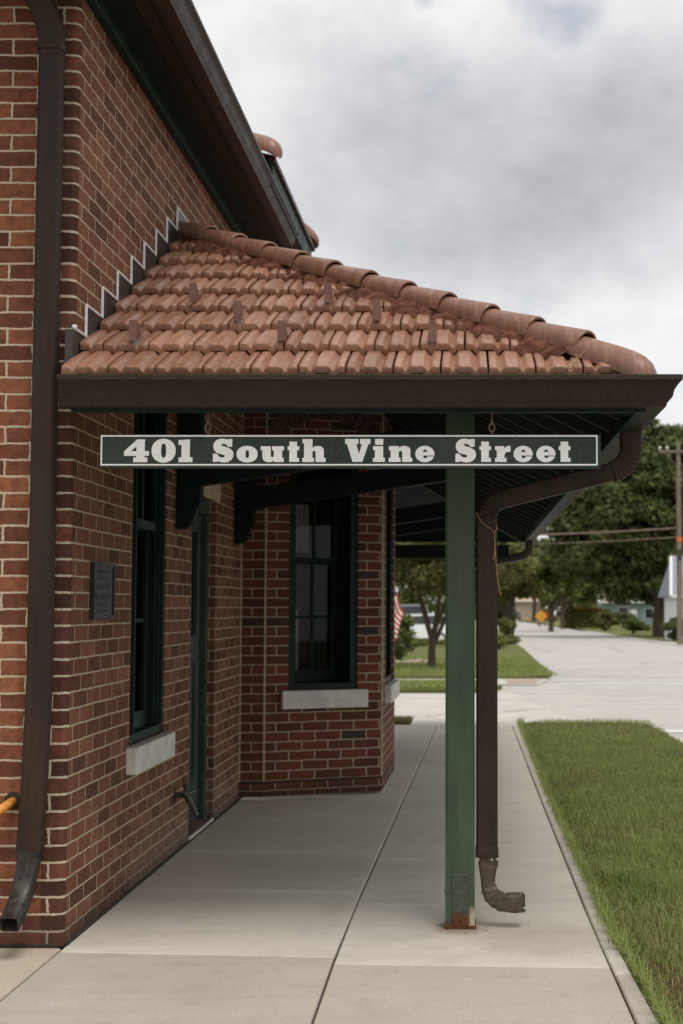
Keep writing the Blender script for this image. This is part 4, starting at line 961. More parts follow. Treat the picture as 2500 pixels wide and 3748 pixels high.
text = [('4',0),('0',0),('1',0),('S',-887.4),('o',0),('u',0),('t',-702.1),('h',0),('V',0),('i',0),('n',0),('e',0),('S',0),('t',0),('r',0),('e',359.6),('e',442.9),('t',290.6)]
for chx, dx in text:
    x0, s, loops = G[chx]
    cu = bpy.data.curves.new('letter', 'CURVE'); cu.dimensions = '2D'; cu.fill_mode = 'BOTH'; cu.extrude = .0012
    for lp in loops:
        sp = cu.splines.new('POLY'); sp.points.add(len(lp)-1); sp.use_cyclic_u = True
        for pt, (x, y) in zip(sp.points, lp):
            X, Z = sxz(x0 + x*s + dx, 1590 + y*s); pt.co = (X, Z, 0, 1)
    tmp = lnk(bpy.data.objects.new('tmp', cu)); bpy.context.view_layer.update()
    me = bpy.data.meshes.new_from_object(tmp.evaluated_get(bpy.context.evaluated_depsgraph_get())); bpy.data.objects.remove(tmp); bpy.data.curves.remove(cu)
    me.name = 'letter'; me.transform(Matrix.Rotation(R(90), 4, 'X')); me.transform(Matrix.Translation(Vector((0, SY-.0016, 0)) - sg.location)); me.materials.clear(); me.materials.append(MT['letter'])
    lo = lnk(bpy.data.objects.new('letter', me)); lo.parent = sg
for xc in (-1.052, .086):
    c = MB(); yc = SY+.018
    c.tube([(xc, yc, SZ1-.004), (xc, yc, SZ1+.016)], .0035, 8)
    for zc, rot in ((SZ1+.030, 0), (SZ1+.056, 1)):
        pts = [(xc + (0 if rot else .011*math.cos(t)), yc + (.011*math.cos(t) if rot else 0), zc + .017*math.sin(t)) for t in [2*math.pi*k/16 for k in range(17)]]
        c.tube(pts, .0032, 7, cap=False)
    c.tube([(xc, yc, SZ1+.070), (xc, yc, SZ1+.10), (xc, 5.63, SZ1+.125)], .0035, 8)
    c.build('chain', MT['chain'], sg, smooth=50)

# ------------------------------------------------------------ small things on the walls
pq = thing('wall_plaque', (XW, 6.37, 1.32), 'dark bronze plaque screwed to the brick wall beside the window', 'plaque')
m = MB(); F = local(side, (1,0,0)); pa, pb, pz0, pz1 = 6.19, 6.555, 1.325, 1.575
lbox(m, F, pa, pb, .001, .014, pz0, pz1); fix(m.build('plate', MT['plaque'], pq, bevel=.003))
m = MB()
for (u0, u1, y0, y1) in ((pa, pb, pz0, pz0+.014), (pa, pb, pz1-.014, pz1), (pa, pa+.018, pz0+.014, pz1-.014), (pb-.018, pb, pz0+.014, pz1-.014)): lbox(m, F, u0, u1, .014, .021, y0, y1)
fix(m.build('rim', MT['plaque'], pq, bevel=.002))
for zc, n, wd, hh in ((1.535, 9, .20, .012), (1.508, 7, .15, .012), (1.468, 8, .25, .026), (1.424, 7, .25, .026), (1.386, 5, .14, .014), (1.362, 7, .2, .01)):
    m = MB()
    for k in range(n):
        u = (pa+pb)/2 - wd/2 + wd*k/n; lw = wd/n*.7
        lbox(m, F, u, u+lw*.28, .014, .0158, zc-hh/2, zc+hh/2)
        lbox(m, F, u+lw*.28, u+lw, .014, .0158, zc+(hh/2-.004 if k % 2 else -hh/2), zc+(hh/2 if k % 2 else -hh/2+.004))
    fix(m.build('raised_line', MT['plaque'], pq))
fc = thing('wall_faucet', (XW, 8.07, .29), 'weathered metal hose faucet on the wall between window and door', 'faucet')
m = MB(); yf_, zf_ = 8.05, .325
m.lathe((XW+.001, yf_, zf_), [(.0, 0), (.034, 0), (.034, .006), (.016, .010), (.015, .05)], 14, axis='x'); m.build('flange', MT['brass'], fc, smooth=40)
m = MB(); m.tube([(XW+.045, yf_, zf_+.02), (XW+.065, yf_, zf_), (XW+.075, yf_, zf_-.02), (XW+.095, yf_+.01, zf_-.06), (XW+.12, yf_+.015, zf_-.115)], [.018, .021, .019, .0145, .0145], 12); m.lathe((XW+.064, yf_, zf_-.002), [(.012, 0), (.013, .04), (.019, .042), (.019, .062), (0, .064)], 12)
m.build('spout', MT['brass'], fc, smooth=40)
m = MB(); m.tube([(XW+.06, yf_, zf_), (XW+.085, yf_+.06, zf_+.01), (XW+.09, yf_+.11, zf_+.005)], [.008, .011, .009], 8); m.build('handle', MT['brass'], fc, smooth=40)
gp = thing('gas_pipe', (-1.88, 5.85, .57), 'yellow painted pipe elbow entering the wall by the corner downspout', 'pipe')
m = MB(); pth = [(-1.868, YFW, .588), (-1.868, 5.845, .586), (-1.873, 5.805, .578), (-1.886, 5.775, .566), (-1.905, 5.762, .556), (-1.95, 5.758, .55), (-2.3, 5.758, .55)]
m.tube(pth, [.017, .018, .0185, .019, .0185, .0175, .0175], 14); m.build('elbow', MT['yellow_pipe'], gp, smooth=50)
m = MB(); m.lathe((-1.868, YFW, .588), [(.0, -.001), (.036, -.001), (.036, -.007), (.026, -.012), (.019, -.013)], 16, axis='y'); m.build('escutcheon', MT['brown_metal'], gp, smooth=40)
tw_ = MB()
def strand(pts, r=.0018, n=24):
    ps = [Vector(p) for p in pts]; out = []
    for i in range(len(ps)-1):
        for k in range(6):
            q = ps[i].lerp(ps[i+1], k/6); out.append(q + Vector((random.uniform(-1,1), random.uniform(-1,1), random.uniform(-1,1)))*.0014)
    out.append(ps[-1]); tw_.tube(out, r, 6)
yt = YP-.047
strand([(xv-.045, yt, 1.79), (xv-.02, yt-.004, 1.745), (xv+.02, yt-.004, 1.715), (xv+.032, yt-.004, 1.702)])
strand([(xv+.040, yt+.02, 1.745), (xv+.044, yt, 1.725), (xv+.034, yt-.004, 1.70), (xv+.036, yt-.006, 1.66), (xv+.034, yt-.006, 1.625), (xv+.028, yt-.006, 1.585)], .0022)
strand([(xv+.035, yt-.006, 1.66), (xv+.040, yt-.006, 1.57), (xv+.048, yt-.006, 1.50), (xv+.056, yt-.006, 1.44), (xv+.062, yt-.006, 1.425)], .0022)
strand([(xv+.056, yt-.006, 1.44), (xv+.070, yt-.006, 1.438)], .0014)
tag(tw_.build('twine', MT['twine'], None, smooth=60), 'frayed tan twine tied round the downspout elbow by the post', 'twine')
ns = MB(); nc = Vector((XE-.23, YE+.035, ZE+.05))
for k in range(16):
    a = nc + Vector((random.uniform(-.02,.02), random.uniform(-.03,.0), random.uniform(-.01,.02))); b = a + Vector((random.uniform(-.05,.05), random.uniform(-.06,-.0), random.uniform(-.06,.05)))
    ns.tube([a, a.lerp(b, .5) + Vector((0,0,random.uniform(-.01,.012))), b], .0011, 5)
tag(ns.build('nest_straw', MT['straw'], None), 'tuft of dry straw sticking out under the last hip tile', 'nest')

# ------------------------------------------------------------ grass strip
def blades(name, n, fx, mat, hmin, hmax, wid, kind='stuff', lean=.55):
    P = fx(n); n = len(P); h = np.random.uniform(hmin, hmax, n) * P[:, 3]; az = np.random.uniform(0, 6.283, n); ln = np.random.uniform(.1, lean, n)*h*1.6
    d = np.stack([np.cos(az), np.sin(az), 0*az], 1); s = np.stack([-np.sin(az), np.cos(az), 0*az], 1)*(wid*np.random.uniform(.6, 1.3, n))[:, None]
    b = P[:, :3]; up = np.array([0, 0, 1.])
    v = np.empty((n, 5, 3)); v[:, 0] = b - s; v[:, 1] = b + s
    mid = b + d*(ln*.3)[:, None] + up*(h*.6)[:, None]; v[:, 2] = mid + s*.7; v[:, 3] = mid - s*.7; v[:, 4] = b + d*ln[:, None] + up*(h*(1-.25*np.random.rand(n)))[:, None]
    i = np.arange(n)*5
    loops = np.stack([i, i+1, i+2, i+3, i+3, i+2, i+4], 1).ravel(); starts = (np.arange(n)*7)[:, None] + np.array([0, 4]); tot = np.tile([4, 3], n)
    me = bpy.data.meshes.new(name); me.vertices.add(n*5); me.vertices.foreach_set('co', v.ravel()); me.loops.add(len(loops)); me.loops.foreach_set('vertex_index', loops.astype(np.int32))
    me.polygons.add(2*n); me.polygons.foreach_set('loop_start', starts.ravel().astype(np.int32)); me.polygons.foreach_set('loop_total', tot.astype(np.int32)); me.update(calc_edges=True); me.validate()
    me.materials.append(mat); o = lnk(bpy.data.objects.new(name, me)); tag(o, kind=kind); return o
def nz2(x, y, s=1.):
    return (np.sin(x*3.1*s + 1.3*np.sin(y*1.7*s)) + np.sin(y*2.3*s + 1.1*np.sin(x*2.9*s) + 1.9) + .6*np.sin(x*7*s + y*5*s))/2.6
edgeL = lambda y: np.interp(y, [-10, 4.6, 5.4, 6, 10, 16.9, 17.3], [.70, .655, .635, .60, .575, .575, .80])
def strip(n, dry=False):
    y = 4.4 + 13*np.random.rand(n)**1.55; xl = edgeL(y); xr = np.minimum(2.14, .165*y + .12); x = xl - .015 + (np.maximum(xr, xl+.05) - xl + .02)*np.random.rand(n)
    dist = x - xl; k = np.ones(n)
    k *= np.clip(.45 + dist*4.5, .45, 1.) ; bare = (y < 5.9 + .25*nz2(x, y, 2)) & (dist < .12 + .1*nz2(x, y, 3))
    keep = ~bare if not dry else np.ones(n, bool)
    m = nz2(x, y, 1.2)
    dead = (y < 6.9 + .8*m) | (m > .45) | (y > 16.2) | ((dist < .10 + .08*nz2(x, y, 2.3)) & (y < 11))
    keep &= (dead & (np.random.rand(n) < .8)) if dry else (~dead | (np.random.rand(n) < .35))
    k *= (.8 + .35*np.random.rand(n)) * (.85 + .35*nz2(x, y, 2.6))
    k = np.clip(k, .35, 1.5)
    return np.stack([x, y, np.full(n, -.012), k], 1)[keep]
g1 = blades('grass', 95000, strip, MT['grass'], .03, .072, .0020); tag(g1, 'green uncut grass on the strip beside the sidewalk', 'grass')
g2 = blades('dry_grass', 26000, lambda n: strip(n, True), MT['grass_dry'], .02, .06, .002); tag(g2, 'dry yellowed grass among the green along the sidewalk edge', 'grass')
def rect_grass(x0, x1, y0, y1, z, k=1.):
    def f(n):
        x = np.random.uniform(x0, x1, n); y = np.random.uniform(y0, y1, n); return np.stack([x, y, np.array([gz(v) for v in y]) + z, np.full(n, k)], 1)
    return f
def fringe(n):
    y = 4.5 + 12.5*np.random.rand(n)**1.6; x = edgeL(y) + np.random.normal(0, .012, n); keep = (y > 5.7) | (np.random.rand(n) < .4); return np.stack([x, y, np.full(n, -.006), np.random.uniform(.6, 1.25, n)], 1)[keep]
g5 = blades('edge_grass', 5200, fringe, MT['grass'], .05, .11, .0022, lean=.95); tag(g5, 'longer grass blades flopping over the sidewalk edge', 'grass')
g3 = blades('verge_grass', 5000, rect_grass(-1.6, -.70, 16.78, 17.33, -.006), MT['grass_dry'], .03, .09, .004); tag(g3, 'small patch of dry grass at the end of the walk', 'grass')
g4 = blades('lawn_grass', 26000, lambda n: np.concatenate([rect_grass(-2.4, .4, 25.4, 28.2, .0)(n//2), rect_grass(-3, 1.9, 31.2, 48, .02)(n//2)]), MT['grass'], .04, .10, .008); tag(g4, 'short lawn grass across the side street', 'grass')

# ------------------------------------------------------------ trees and shrubs
def leaves(name, centers, radii, n, size, mat, parent=None, flat=.85, origin=(0,0,0)):
    """many small leaf-clump faces scattered through ellipsoid clumps"""
    C = np.array(centers, float); Rr = np.array(radii, float); w = (Rr.prod(1))**.67; idx = np.random.choice(len(C), n, p=w/w.sum())
    u = np.random.normal(size=(n, 3)); u /= np.linalg.norm(u, axis=1)[:, None]; r = np.random.rand(n)**.42
    P = C[idx] + u*Rr[idx]*r[:, None] - np.array(origin)
    nrm = u + np.random.normal(size=(n, 3))*.8 + np.array([0, 0, .35]); nrm /= np.linalg.norm(nrm, axis=1)[:, None]
    t = np.cross(nrm, np.random.normal(size=(n, 3))); t /= np.linalg.norm(t, axis=1)[:, None]; b = np.cross(nrm, t)
    s = (size*np.random.uniform(.5, 1.3, n))[:, None]
    v = np.empty((n, 4, 3)); v[:, 0] = P - t*s; v[:, 1] = P - b*s*.55; v[:, 2] = P + t*s; v[:, 3] = P + b*s*.55
    me = bpy.data.meshes.new(name); me.vertices.add(n*4); me.vertices.foreach_set('co', v.ravel()); me.loops.add(n*4); me.loops.foreach_set('vertex_index', np.arange(n*4, dtype=np.int32))
    me.polygons.add(n); me.polygons.foreach_set('loop_start', (np.arange(n)*4).astype(np.int32)); me.polygons.foreach_set('loop_total', np.full(n, 4, np.int32)); me.update(calc_edges=True); me.validate()
    me.materials.append(mat); o = lnk(bpy.data.objects.new(name, me)); o.parent = parent; return o
def clumps(c, r, n, k=.34, low=-.75):
    C, Q = [], []
    while len(C) < n:
        p = np.random.normal(size=3); p /= np.linalg.norm(p); p *= random.random()**.4
        if p[2] < low: continue
        s = k*random.uniform(.6, 1.15); C.append([c[i] + p[i]*r[i]*(1-s*.6) for i in range(3)]); Q.append([r[0]*s, r[1]*s, min(r)*s*.8])
    return C, Q
def tree(name, label, x, y, h, trunk_r, crown, mat, n, size, nc=36, cat='tree', group=None, limbs=5, k=.34, low=-.75, fork=.35):
    z = gz(y); t = thing(name, (x, y, z), label, cat, group); m = MB(); (cx, cy, cz), cr = crown; c = (x+cx, y+cy, z+cz)
    C, Q = clumps(c, cr, nc, k, low); fz = z + cz*fork
    m.tube([(x, y, z-.15), (x, y, z+.1), (x+.03*trunk_r, y, fz*.5 + z*.5), (x+.3*trunk_r, y, fz)], [trunk_r*1.5, trunk_r*1.1, trunk_r*.95, trunk_r*.85], 10)
    for i in range(limbs):
        q = C[i*len(C)//max(1, limbs)]; p0 = Vector((x+.2*trunk_r, y, fz-.05*i)); p2 = Vector(q); p1 = p0.lerp(p2, .45) + Vector((0, 0, .12*(p2-p0).length))
        m.tube([p0, p0.lerp(p1, .5), p1, p2], [trunk_r*.6, trunk_r*.5, trunk_r*.35, trunk_r*.12], 8)
    m.build('trunk', MT['bark'], t, smooth=60)
    leaves('crown', C, Q, n, size, mat, t, origin=(x, y, z)); return t
# small multi-stemmed tree on the lawn
tree('lawn_tree', 'small round tree with a forked trunk on the lawn', -1.0, 36.8, 4.6, .10, ((.4, 0, 2.95), (2.5, 2.2, 1.45)), MT['leaf_olive'], 15000, .085, 60, limbs=8, k=.26, low=-.7, fork=.30)
tree('maple_tree', 'huge dark green maple behind the utility pole', 15.0, 114, 17, .45, ((-.3, 0, 10.0), (9.4, 6.5, 7.9)), MT['leaf_dark'], 70000, .32, 210, limbs=7, k=.21, low=-1)
tree('maple_tree', 'dark maple rising at the right edge behind the pole', 31, 168, 24, .5, ((0, 0, 13.2), (9.2, 7, 12)), MT['leaf_dark'], 26000, .5, 100, limbs=5, k=.24, low=-1)
tree('street_tree', 'low dark tree spreading before the teal house roof', 21.2, 150, 9, .3, ((.0, 0, 6.0), (4.4, 4, 3.9)), MT['leaf_dark'], 16000, .30, 70, limbs=5, k=.26, low=-1)
tree('street_tree', 'light green tree filling the gap beside the far gutter', 8.2, 145, 8, .25, ((0, 0, 5.6), (3.6, 3, 3.6)), MT['leaf_bright'], 12000, .24, 60, limbs=5, k=.28)
tree('street_tree', 'olive tree behind the brown downspout', 3.0, 118, 6.5, .22, ((0, 0, 4.6), (3.4, 3, 2.5)), MT['leaf_olive'], 9000, .22, 50, limbs=5, k=.28)
tree('street_tree', 'yellow green tree over the clipped hedge', 12.3, 172, 7, .3, ((.6, 0, 5.2), (3.6, 3, 2.6)), MT['leaf_bright'], 8000, .30, 45, limbs=4, k=.28)
tree('street_tree', 'dark leaning tree on the far side of the road', 7.3, 240, 9, .35, ((-1.8, 0, 6.5), (4.6, 3, 3.0)), MT['leaf_dark'], 6000, .4, 40, limbs=4, k=.3)
tree('pale_tree', 'pale hazy tree beyond the bend of the road', 12.5, 280, 16, .4, ((0, 0, 11.5), (6.5, 5, 7)), MT['leaf_pale'], 7000, .6, 40, limbs=4, k=.3)
tree('street_tree', 'broad green tree behind the lawn tree', -5.5, 92, 9, .3, ((0, 0, 5.6), (5.2, 4, 4)), MT['leaf_bright'], 12000, .26, 60, limbs=5, k=.26)
tree('street_tree', 'dark tree far behind the white car', 1.2, 150, 10, .3, ((0, 0, 5.2), (4.0, 4, 4.2)), MT['leaf_dark'], 7000, .35, 40, limbs=4, k=.3)
tree('pale_tree', 'pale tree showing beside the gutter end', 6.0, 310, 17, .4, ((0, 0, 10), (7, 5, 7.5)), MT['leaf_pale'], 7000, .65, 40, limbs=4, k=.3)
def shrub(name, label, x, y, r, h, mat, n, size, cat='shrub', nc=16, k=.42, group=None):
    z = gz(y); t = thing(name, (x, y, z), label, cat, group); m = MB()
    for i in range(5):
        a = 2*math.pi*i/5; m.tube([(x, y, z-.05), (x+.25*r*math.cos(a), y+.25*r*math.sin(a), z+.4*h), (x+.5*r*math.cos(a), y+.5*r*math.sin(a), z+.75*h)], [.03*h+.01, .02*h+.008, .006], 6)
    m.build('stem', MT['bark'], t)
    C, Q = clumps((x, y, z+h*.52), (r, r, h*.5), nc, k, -.9); leaves('foliage', C, Q, n, size, mat, t, origin=(x, y, z)); return t
shrub('garden_shrub', 'leafy pale shrub above the rocks by the bay corner', -2.15, 43.0, .62, 1.75, MT['leaf_bright'], 2500, .06)
shrub('garden_shrub', 'low dark shrub among the garden rocks', -2.35, 41.5, .60, .95, MT['leaf_dark'], 2200, .05)
shrub('round_bush', 'rounded green bush at the lawn end by the road', 1.6, 72, .95, .75, MT['leaf_bright'], 2600, .06)
shrub('round_bush', 'smaller rounded bush just beside the downspout', 1.25, 62, .45, .55, MT['leaf_bright'], 1500, .05)
for k, (x, lab) in enumerate(((-4.2, 'left length of the low hedge before the white car'), (-2.6, 'low hedge length left of the forked trunk'), (-1.0, 'low hedge length right of the forked trunk'))):
    shrub('low_hedge', lab, x, 68, 1.0, .5, MT['leaf_bright'], 1800, .06, 'hedge', group='low hedge before the white car')
shrub('wide_bush', 'wide dark bush before the white house', 13.6, 93, 1.15, 1.5, MT['leaf_dark'], 4000, .16)
shrub('wide_bush', 'bush below the teal house window', 17.0, 190, 1.9, 2.2, MT['leaf_olive'], 2500, .18)
hdg = thing('clipped_hedge', (13.4, 172, gz(172)), 'clipped rectangular hedge with yellowing top by the road', 'hedge')
C = [(13.4 + i*.38, 172, gz(172) + .3 + j*.42) for i in range(-6, 7) for j in range(5)]; leaves('foliage', C, [(.42, .6, .36)]*len(C), 5000, .13, MT['leaf_olive'], hdg, origin=tuple(hdg.location))
C = [(13.4 + i*.38, 172, gz(172) + 2.3) for i in range(-6, 7)]; leaves('top_growth', C, [(.42, .6, .2)]*len(C), 1500, .13, MT['leaf_amber'], hdg, origin=tuple(hdg.location))
for k, (x, y, rr, h, mt, lab) in enumerate(((14.2, 150, 1.5, 2.0, 'leaf_olive', 'olive shrub between the clipped hedge and the teal house'), (16.0, 165, 1.4, 2.2, 'leaf_dark', 'dark shrub just left of the teal house corner'), (19.6, 180, 1.9, 2.0, 'leaf_bright', 'light shrub below the teal house wall'),
        (14.6, 128, 1.5, 1.5, 'leaf_dark', 'dark low shrub by the maple trunk'), (11.2, 200, 1.0, 2.6, 'leaf_amber', 'amber bush beside the far warning sign'), (3.4, 150, 1.4, 3.0, 'leaf_dark', 'dark tall shrub on the left of the far road'), (4.2, 190, 1.6, 3.4, 'leaf_olive', 'olive shrub behind the dark roadside shrub'), (6.2, 262, 2.2, 4.0, 'leaf_dark', 'dark bush behind the distant pale roofed car'), (2.6, 105, .8, 1.6, 'leaf_olive', 'small olive shrub near the rounded bush'))):
    shrub('road_shrub', lab, x, y, rr, h, MT[mt], 2600, .11 + y*.0004)
tree('street_tree', 'thin dark trunked tree beside the clipped hedge', 10.9, 168, 8, .28, ((.3, 0, 6.2), (2.6, 2.5, 2.2)), MT['leaf_olive'], 6000, .26, 36, limbs=4, k=.3)
tree('street_tree', 'green tree over the roof of the teal house', 27.5, 225, 13, .4, ((0, 0, 8.5), (6.5, 5, 5.2)), MT['leaf_dark'], 12000, .4, 60, limbs=4, k=.26)
fw = []
for i in range(170):
    x = -150 + 330*i/169 + random.uniform(-1, 1); yy = 345 + random.uniform(-14, 30); fw.append((x, yy, gz(yy) + random.uniform(1.5, 6.0 + 2*math.sin(i*.37))))
o = leaves('far_woods', fw, [(4.2, 4, 3.6)]*len(fw), 26000, .85, MT['leaf_olive']); tag(o, 'far belt of trees closing the end of the road', 'woods', kind='stuff')
for k in range(6):
    m = MB(); x = -2.25 + .20*k + random.uniform(-.05, .05); yy = 40.6 + random.uniform(-.3, .3); s = random.uniform(.10, .17); bm = bmesh.new(); bmesh.ops.create_icosphere(bm, subdivisions=2, radius=s)
    for v in bm.verts: v.co *= 1 + random.uniform(-.13, .13); v.co.z *= .62
    me = bpy.data.meshes.new('garden_rock'); bm.to_mesh(me); bm.free(); me.materials.append(MT['rock']); o = lnk(bpy.data.objects.new('garden_rock', me)); o.location = (x, yy, gz(yy) + .05)
    tag(o, 'tan rock in the row edging the garden shrubs', 'rock', 'garden rocks by the shrubs')

# ------------------------------------------------------------ flag, poles, wires, houses, cars, signs
fg = thing('garden_flag', (-1.62, 30.0, gz(30)), 'striped red and white flag on a staff by the bay', 'flag')
m = MB(); m.tube([(-2.12, 30, gz(30)+.0), (-1.97, 30, 1.2), (-1.72, 30, 1.92)], .014, 8); m.lathe((-1.72, 30, 1.92), [(0,-.03),(.03,0),(0,.04)], 10); m.build('staff', MT['pole_wood'], fg, smooth=50)
MT['flag_red'] = plain('flag_red', (.45, .035, .04), .8, .1, 10, 0); MT['flag_white'] = plain('flag_white', (.75, .72, .70), .8, .05, 10, 0); MT['flag_blue'] = plain('flag_blue', (.02, .03, .10), .8, .1, 10, 0)
m = MB(); NS, NL = 13, 16
def flagp(i, j):
    s = i/NS; l = j/NL; p0 = Vector((-1.97, 30, 1.25)).lerp(Vector((-1.74, 30, 1.86)), 1-s)
    return p0 + Vector((.38*l + .05*math.sin(l*5 + s*2), .05*math.sin(l*9 + s*3), -.62*l + .02*math.sin(l*7)))
for i in range(NS):
    for j in range(NL):
        mi = 2 if (i < 7 and j < 6) else (0 if i % 2 == 0 else 1); m.face([flagp(i, j), flagp(i, j+1), flagp(i+1, j+1), flagp(i+1, j)], mi)
o = m.build('flag_cloth', [MT['flag_red'], MT['flag_white'], MT['flag_blue']], fg, smooth=60)
sd_ = o.modifiers.new('thickness', 'SOLIDIFY'); sd_.thickness = .003

up_ = thing('utility_pole', (11.75, 80, gz(80)), 'wooden utility pole with crossarm at the right edge', 'utility pole')
zb0 = gz(80); m = MB(); m.tube([(11.75, 80, zb0-.2), (11.75, 80, zb0+5), (11.75, 80, zb0+11.4)], [.17, .15, .115], 12); m.build('pole', MT['pole_wood'], up_, smooth=50)
m = MB(); m.box((10.6, 79.82, zb0+10.75), (12.9, 79.94, zb0+10.88)); m.tube([(10.95, 79.84, zb0+10.75), (11.72, 79.86, zb0+9.9)], .025, 6); m.tube([(12.55, 79.84, zb0+10.75), (11.78, 79.86, zb0+9.9)], .025, 6); m.build('crossarm', MT['pole_wood'], up_)
for xx in (10.7, 11.1, 12.4, 12.8):
    m = MB(); m.lathe((xx, 79.88, zb0+10.88), [(.03, 0), (.03, .08), (.07, .1), (.075, .16), (.05, .22), (0, .24)], 10); m.build('insulator', MT['white_paint'], up_, smooth=40)
MT['orange'] = plain('orange_tag', (.75, .16, .03), .6, .1, 5, 0)
m = MB(); m.box((11.60, 79.82, zb0+5.75), (11.9, 79.84, zb0+5.95)); m.build('orange_tag', MT['orange'], up_)
m = MB(); m.box((11.62, 79.80, zb0+4.7), (11.88, 79.86, zb0+5.3)); m.build('meter_box', MT['flashing'], up_)
p2 = copy_tree(up_, (-7.5, 82, gz(82)), .2, 'wooden utility pole across the side street behind the station')
for (za, lab) in ((5.74, 'upper thick wire strung across the street from the pole'), (5.22, 'lower thin wire strung across the street from the pole')):
    m = MB(); pts = [(11.7 - 19.1*t, 80 + 2*t, za - .35*math.sin(math.pi*t)) for t in [k/16 for k in range(17)]]; m.tube(pts, .05 if za > 5.5 else .028, 6)
    tag(m.build('overhead_wire', MT['pole_wood'], None, smooth=60), lab, 'wire', 'wires across the street')
p3 = thing('far_pole', (9.6, 200, gz(200)), 'grey far utility pole above the orange sign', 'utility pole'); m = MB(); m.tube([(9.6, 200, gz(200)-.2), (9.6, 200, 9.6)], [.17, .12], 10); m.build('pole', MT['pole_wood'], p3, smooth=50)
m = MB(); m.box((8.6, 199.8, 8.9), (10.6, 199.9, 9.05)); m.build('crossarm', MT['pole_wood'], p3)

def siding(name, col): return plain(name, col, .7, .08, 3, .2, 30, .3, (1, 1, 12))
MT['teal'] = siding('teal_siding', (.17, .235, .24)); MT['white_siding'] = siding('white_siding', (.66, .67, .68)); MT['shingle'] = plain('brown_shingle', (.19, .145, .115), .9, .25, 12, .4, 40); MT['grey_shingle'] = plain('grey_shingle', (.25, .27, .31), .9, .2, 12, .4, 40)
MT['tan_siding'] = siding('tan_siding', (.42, .34, .24))
def house(name, label, x0, x1, y0, y1, wh, rh, wall, roof, wins, door=None, ov=.45, hip=0.):
    z = gz(y0); t = thing(name, ((x0+x1)/2, (y0+y1)/2, z), label, 'house'); m = MB(); ym = (y0+y1)/2
    m.box((x0, y0, z-.3), (x1, y1, z+wh))
    if not hip:
        for x in (x0, x1): m.face([(x, y0, z+wh), (x, y1, z+wh), (x, ym, z+wh+rh)] if x == x0 else [(x, y1, z+wh), (x, y0, z+wh), (x, ym, z+wh+rh)])
    m.build('wall', wall, t)
    m = MB(); e = ov*rh/((y1-y0)/2); th = .14; xa, xb = x0-ov, x1+ov; ra, rb = xa+hip, xb-hip
    for dz in (0., th):
        m.face([(xa, y0-ov, z+wh-e+dz), (xb, y0-ov, z+wh-e+dz), (rb, ym, z+wh+rh+dz), (ra, ym, z+wh+rh+dz)]); m.face([(xb, y1+ov, z+wh-e+dz), (xa, y1+ov, z+wh-e+dz), (ra, ym, z+wh+rh+dz), (rb, ym, z+wh+rh+dz)])
        if hip: m.face([(xa, y1+ov, z+wh-e+dz), (xa, y0-ov, z+wh-e+dz), (ra, ym, z+wh+rh+dz)]); m.face([(xb, y0-ov, z+wh-e+dz), (xb, y1+ov, z+wh-e+dz), (rb, ym, z+wh+rh+dz)])
    rf = m.build('roof', roof, t)
    m = MB(); m.hexa([(xa, y0-ov-.06, z+wh-e-.05), (xb, y0-ov-.06, z+wh-e-.05), (xb, y0-ov-.002, z+wh-e-.05), (xa, y0-ov-.002, z+wh-e-.05), (xa, y0-ov-.06, z+wh-e+.15), (xb, y0-ov-.06, z+wh-e+.15), (xb, y0-ov-.002, z+wh-e+.15), (xa, y0-ov-.002, z+wh-e+.15)])
    m.tube([(xa-.02, y0-ov, z+wh-e+.05), (ra-.02, ym, z+wh+rh+.05)], .12, 6); m.build('fascia', MT['white_paint'], rf)
    for (a, b, c, d) in wins:
        m = MB(); m.box((a-.08, y0-.05, z+c-.08), (b+.08, y0-.003, z+d+.08)); w = m.build('window', MT['white_paint'], t); m = MB(); m.box((a, y0-.07, z+c), (b, y0-.051, z+d)); m.build('pane', MT['dark_glass'], w)
    if door:
        a, b, d, mt = door; m = MB(); m.box((a-.1, y0-.05, z), (b+.1, y0-.003, z+d+.1)); q = m.build('door', MT['wood_dark'], t); m = MB(); m.box((a, y0-.08, z+.02), (b, y0-.051, z+d)); m.build('door_leaf', mt, q)
    return t
house('teal_house', 'small teal house with brown roof beyond the clipped hedge', 19.2, 27.5, 208, 216, 3.5, 2.2, MT['teal'], MT['shingle'], [(21.6, 23.0, 1.1, 2.6), (25.5, 26.6, 1.0, 2.4)], (23.3, 24.3, 2.3, MT['white_siding']))
house('white_house', 'white house with steep grey roof at the right edge', 13.75, 24, 95, 101, 3.2, 2.4, MT['white_siding'], MT['grey_shingle'], [(15.4, 16.4, .9, 2.2)], None, .4, .5)
house('tan_house', 'tan gabled house far off at the end of the road', 7.2, 15, 322, 332, 4.5, 4.0, MT['tan_siding'], MT['tan_siding'], [(9, 10.4, 1.2, 2.6)], None)

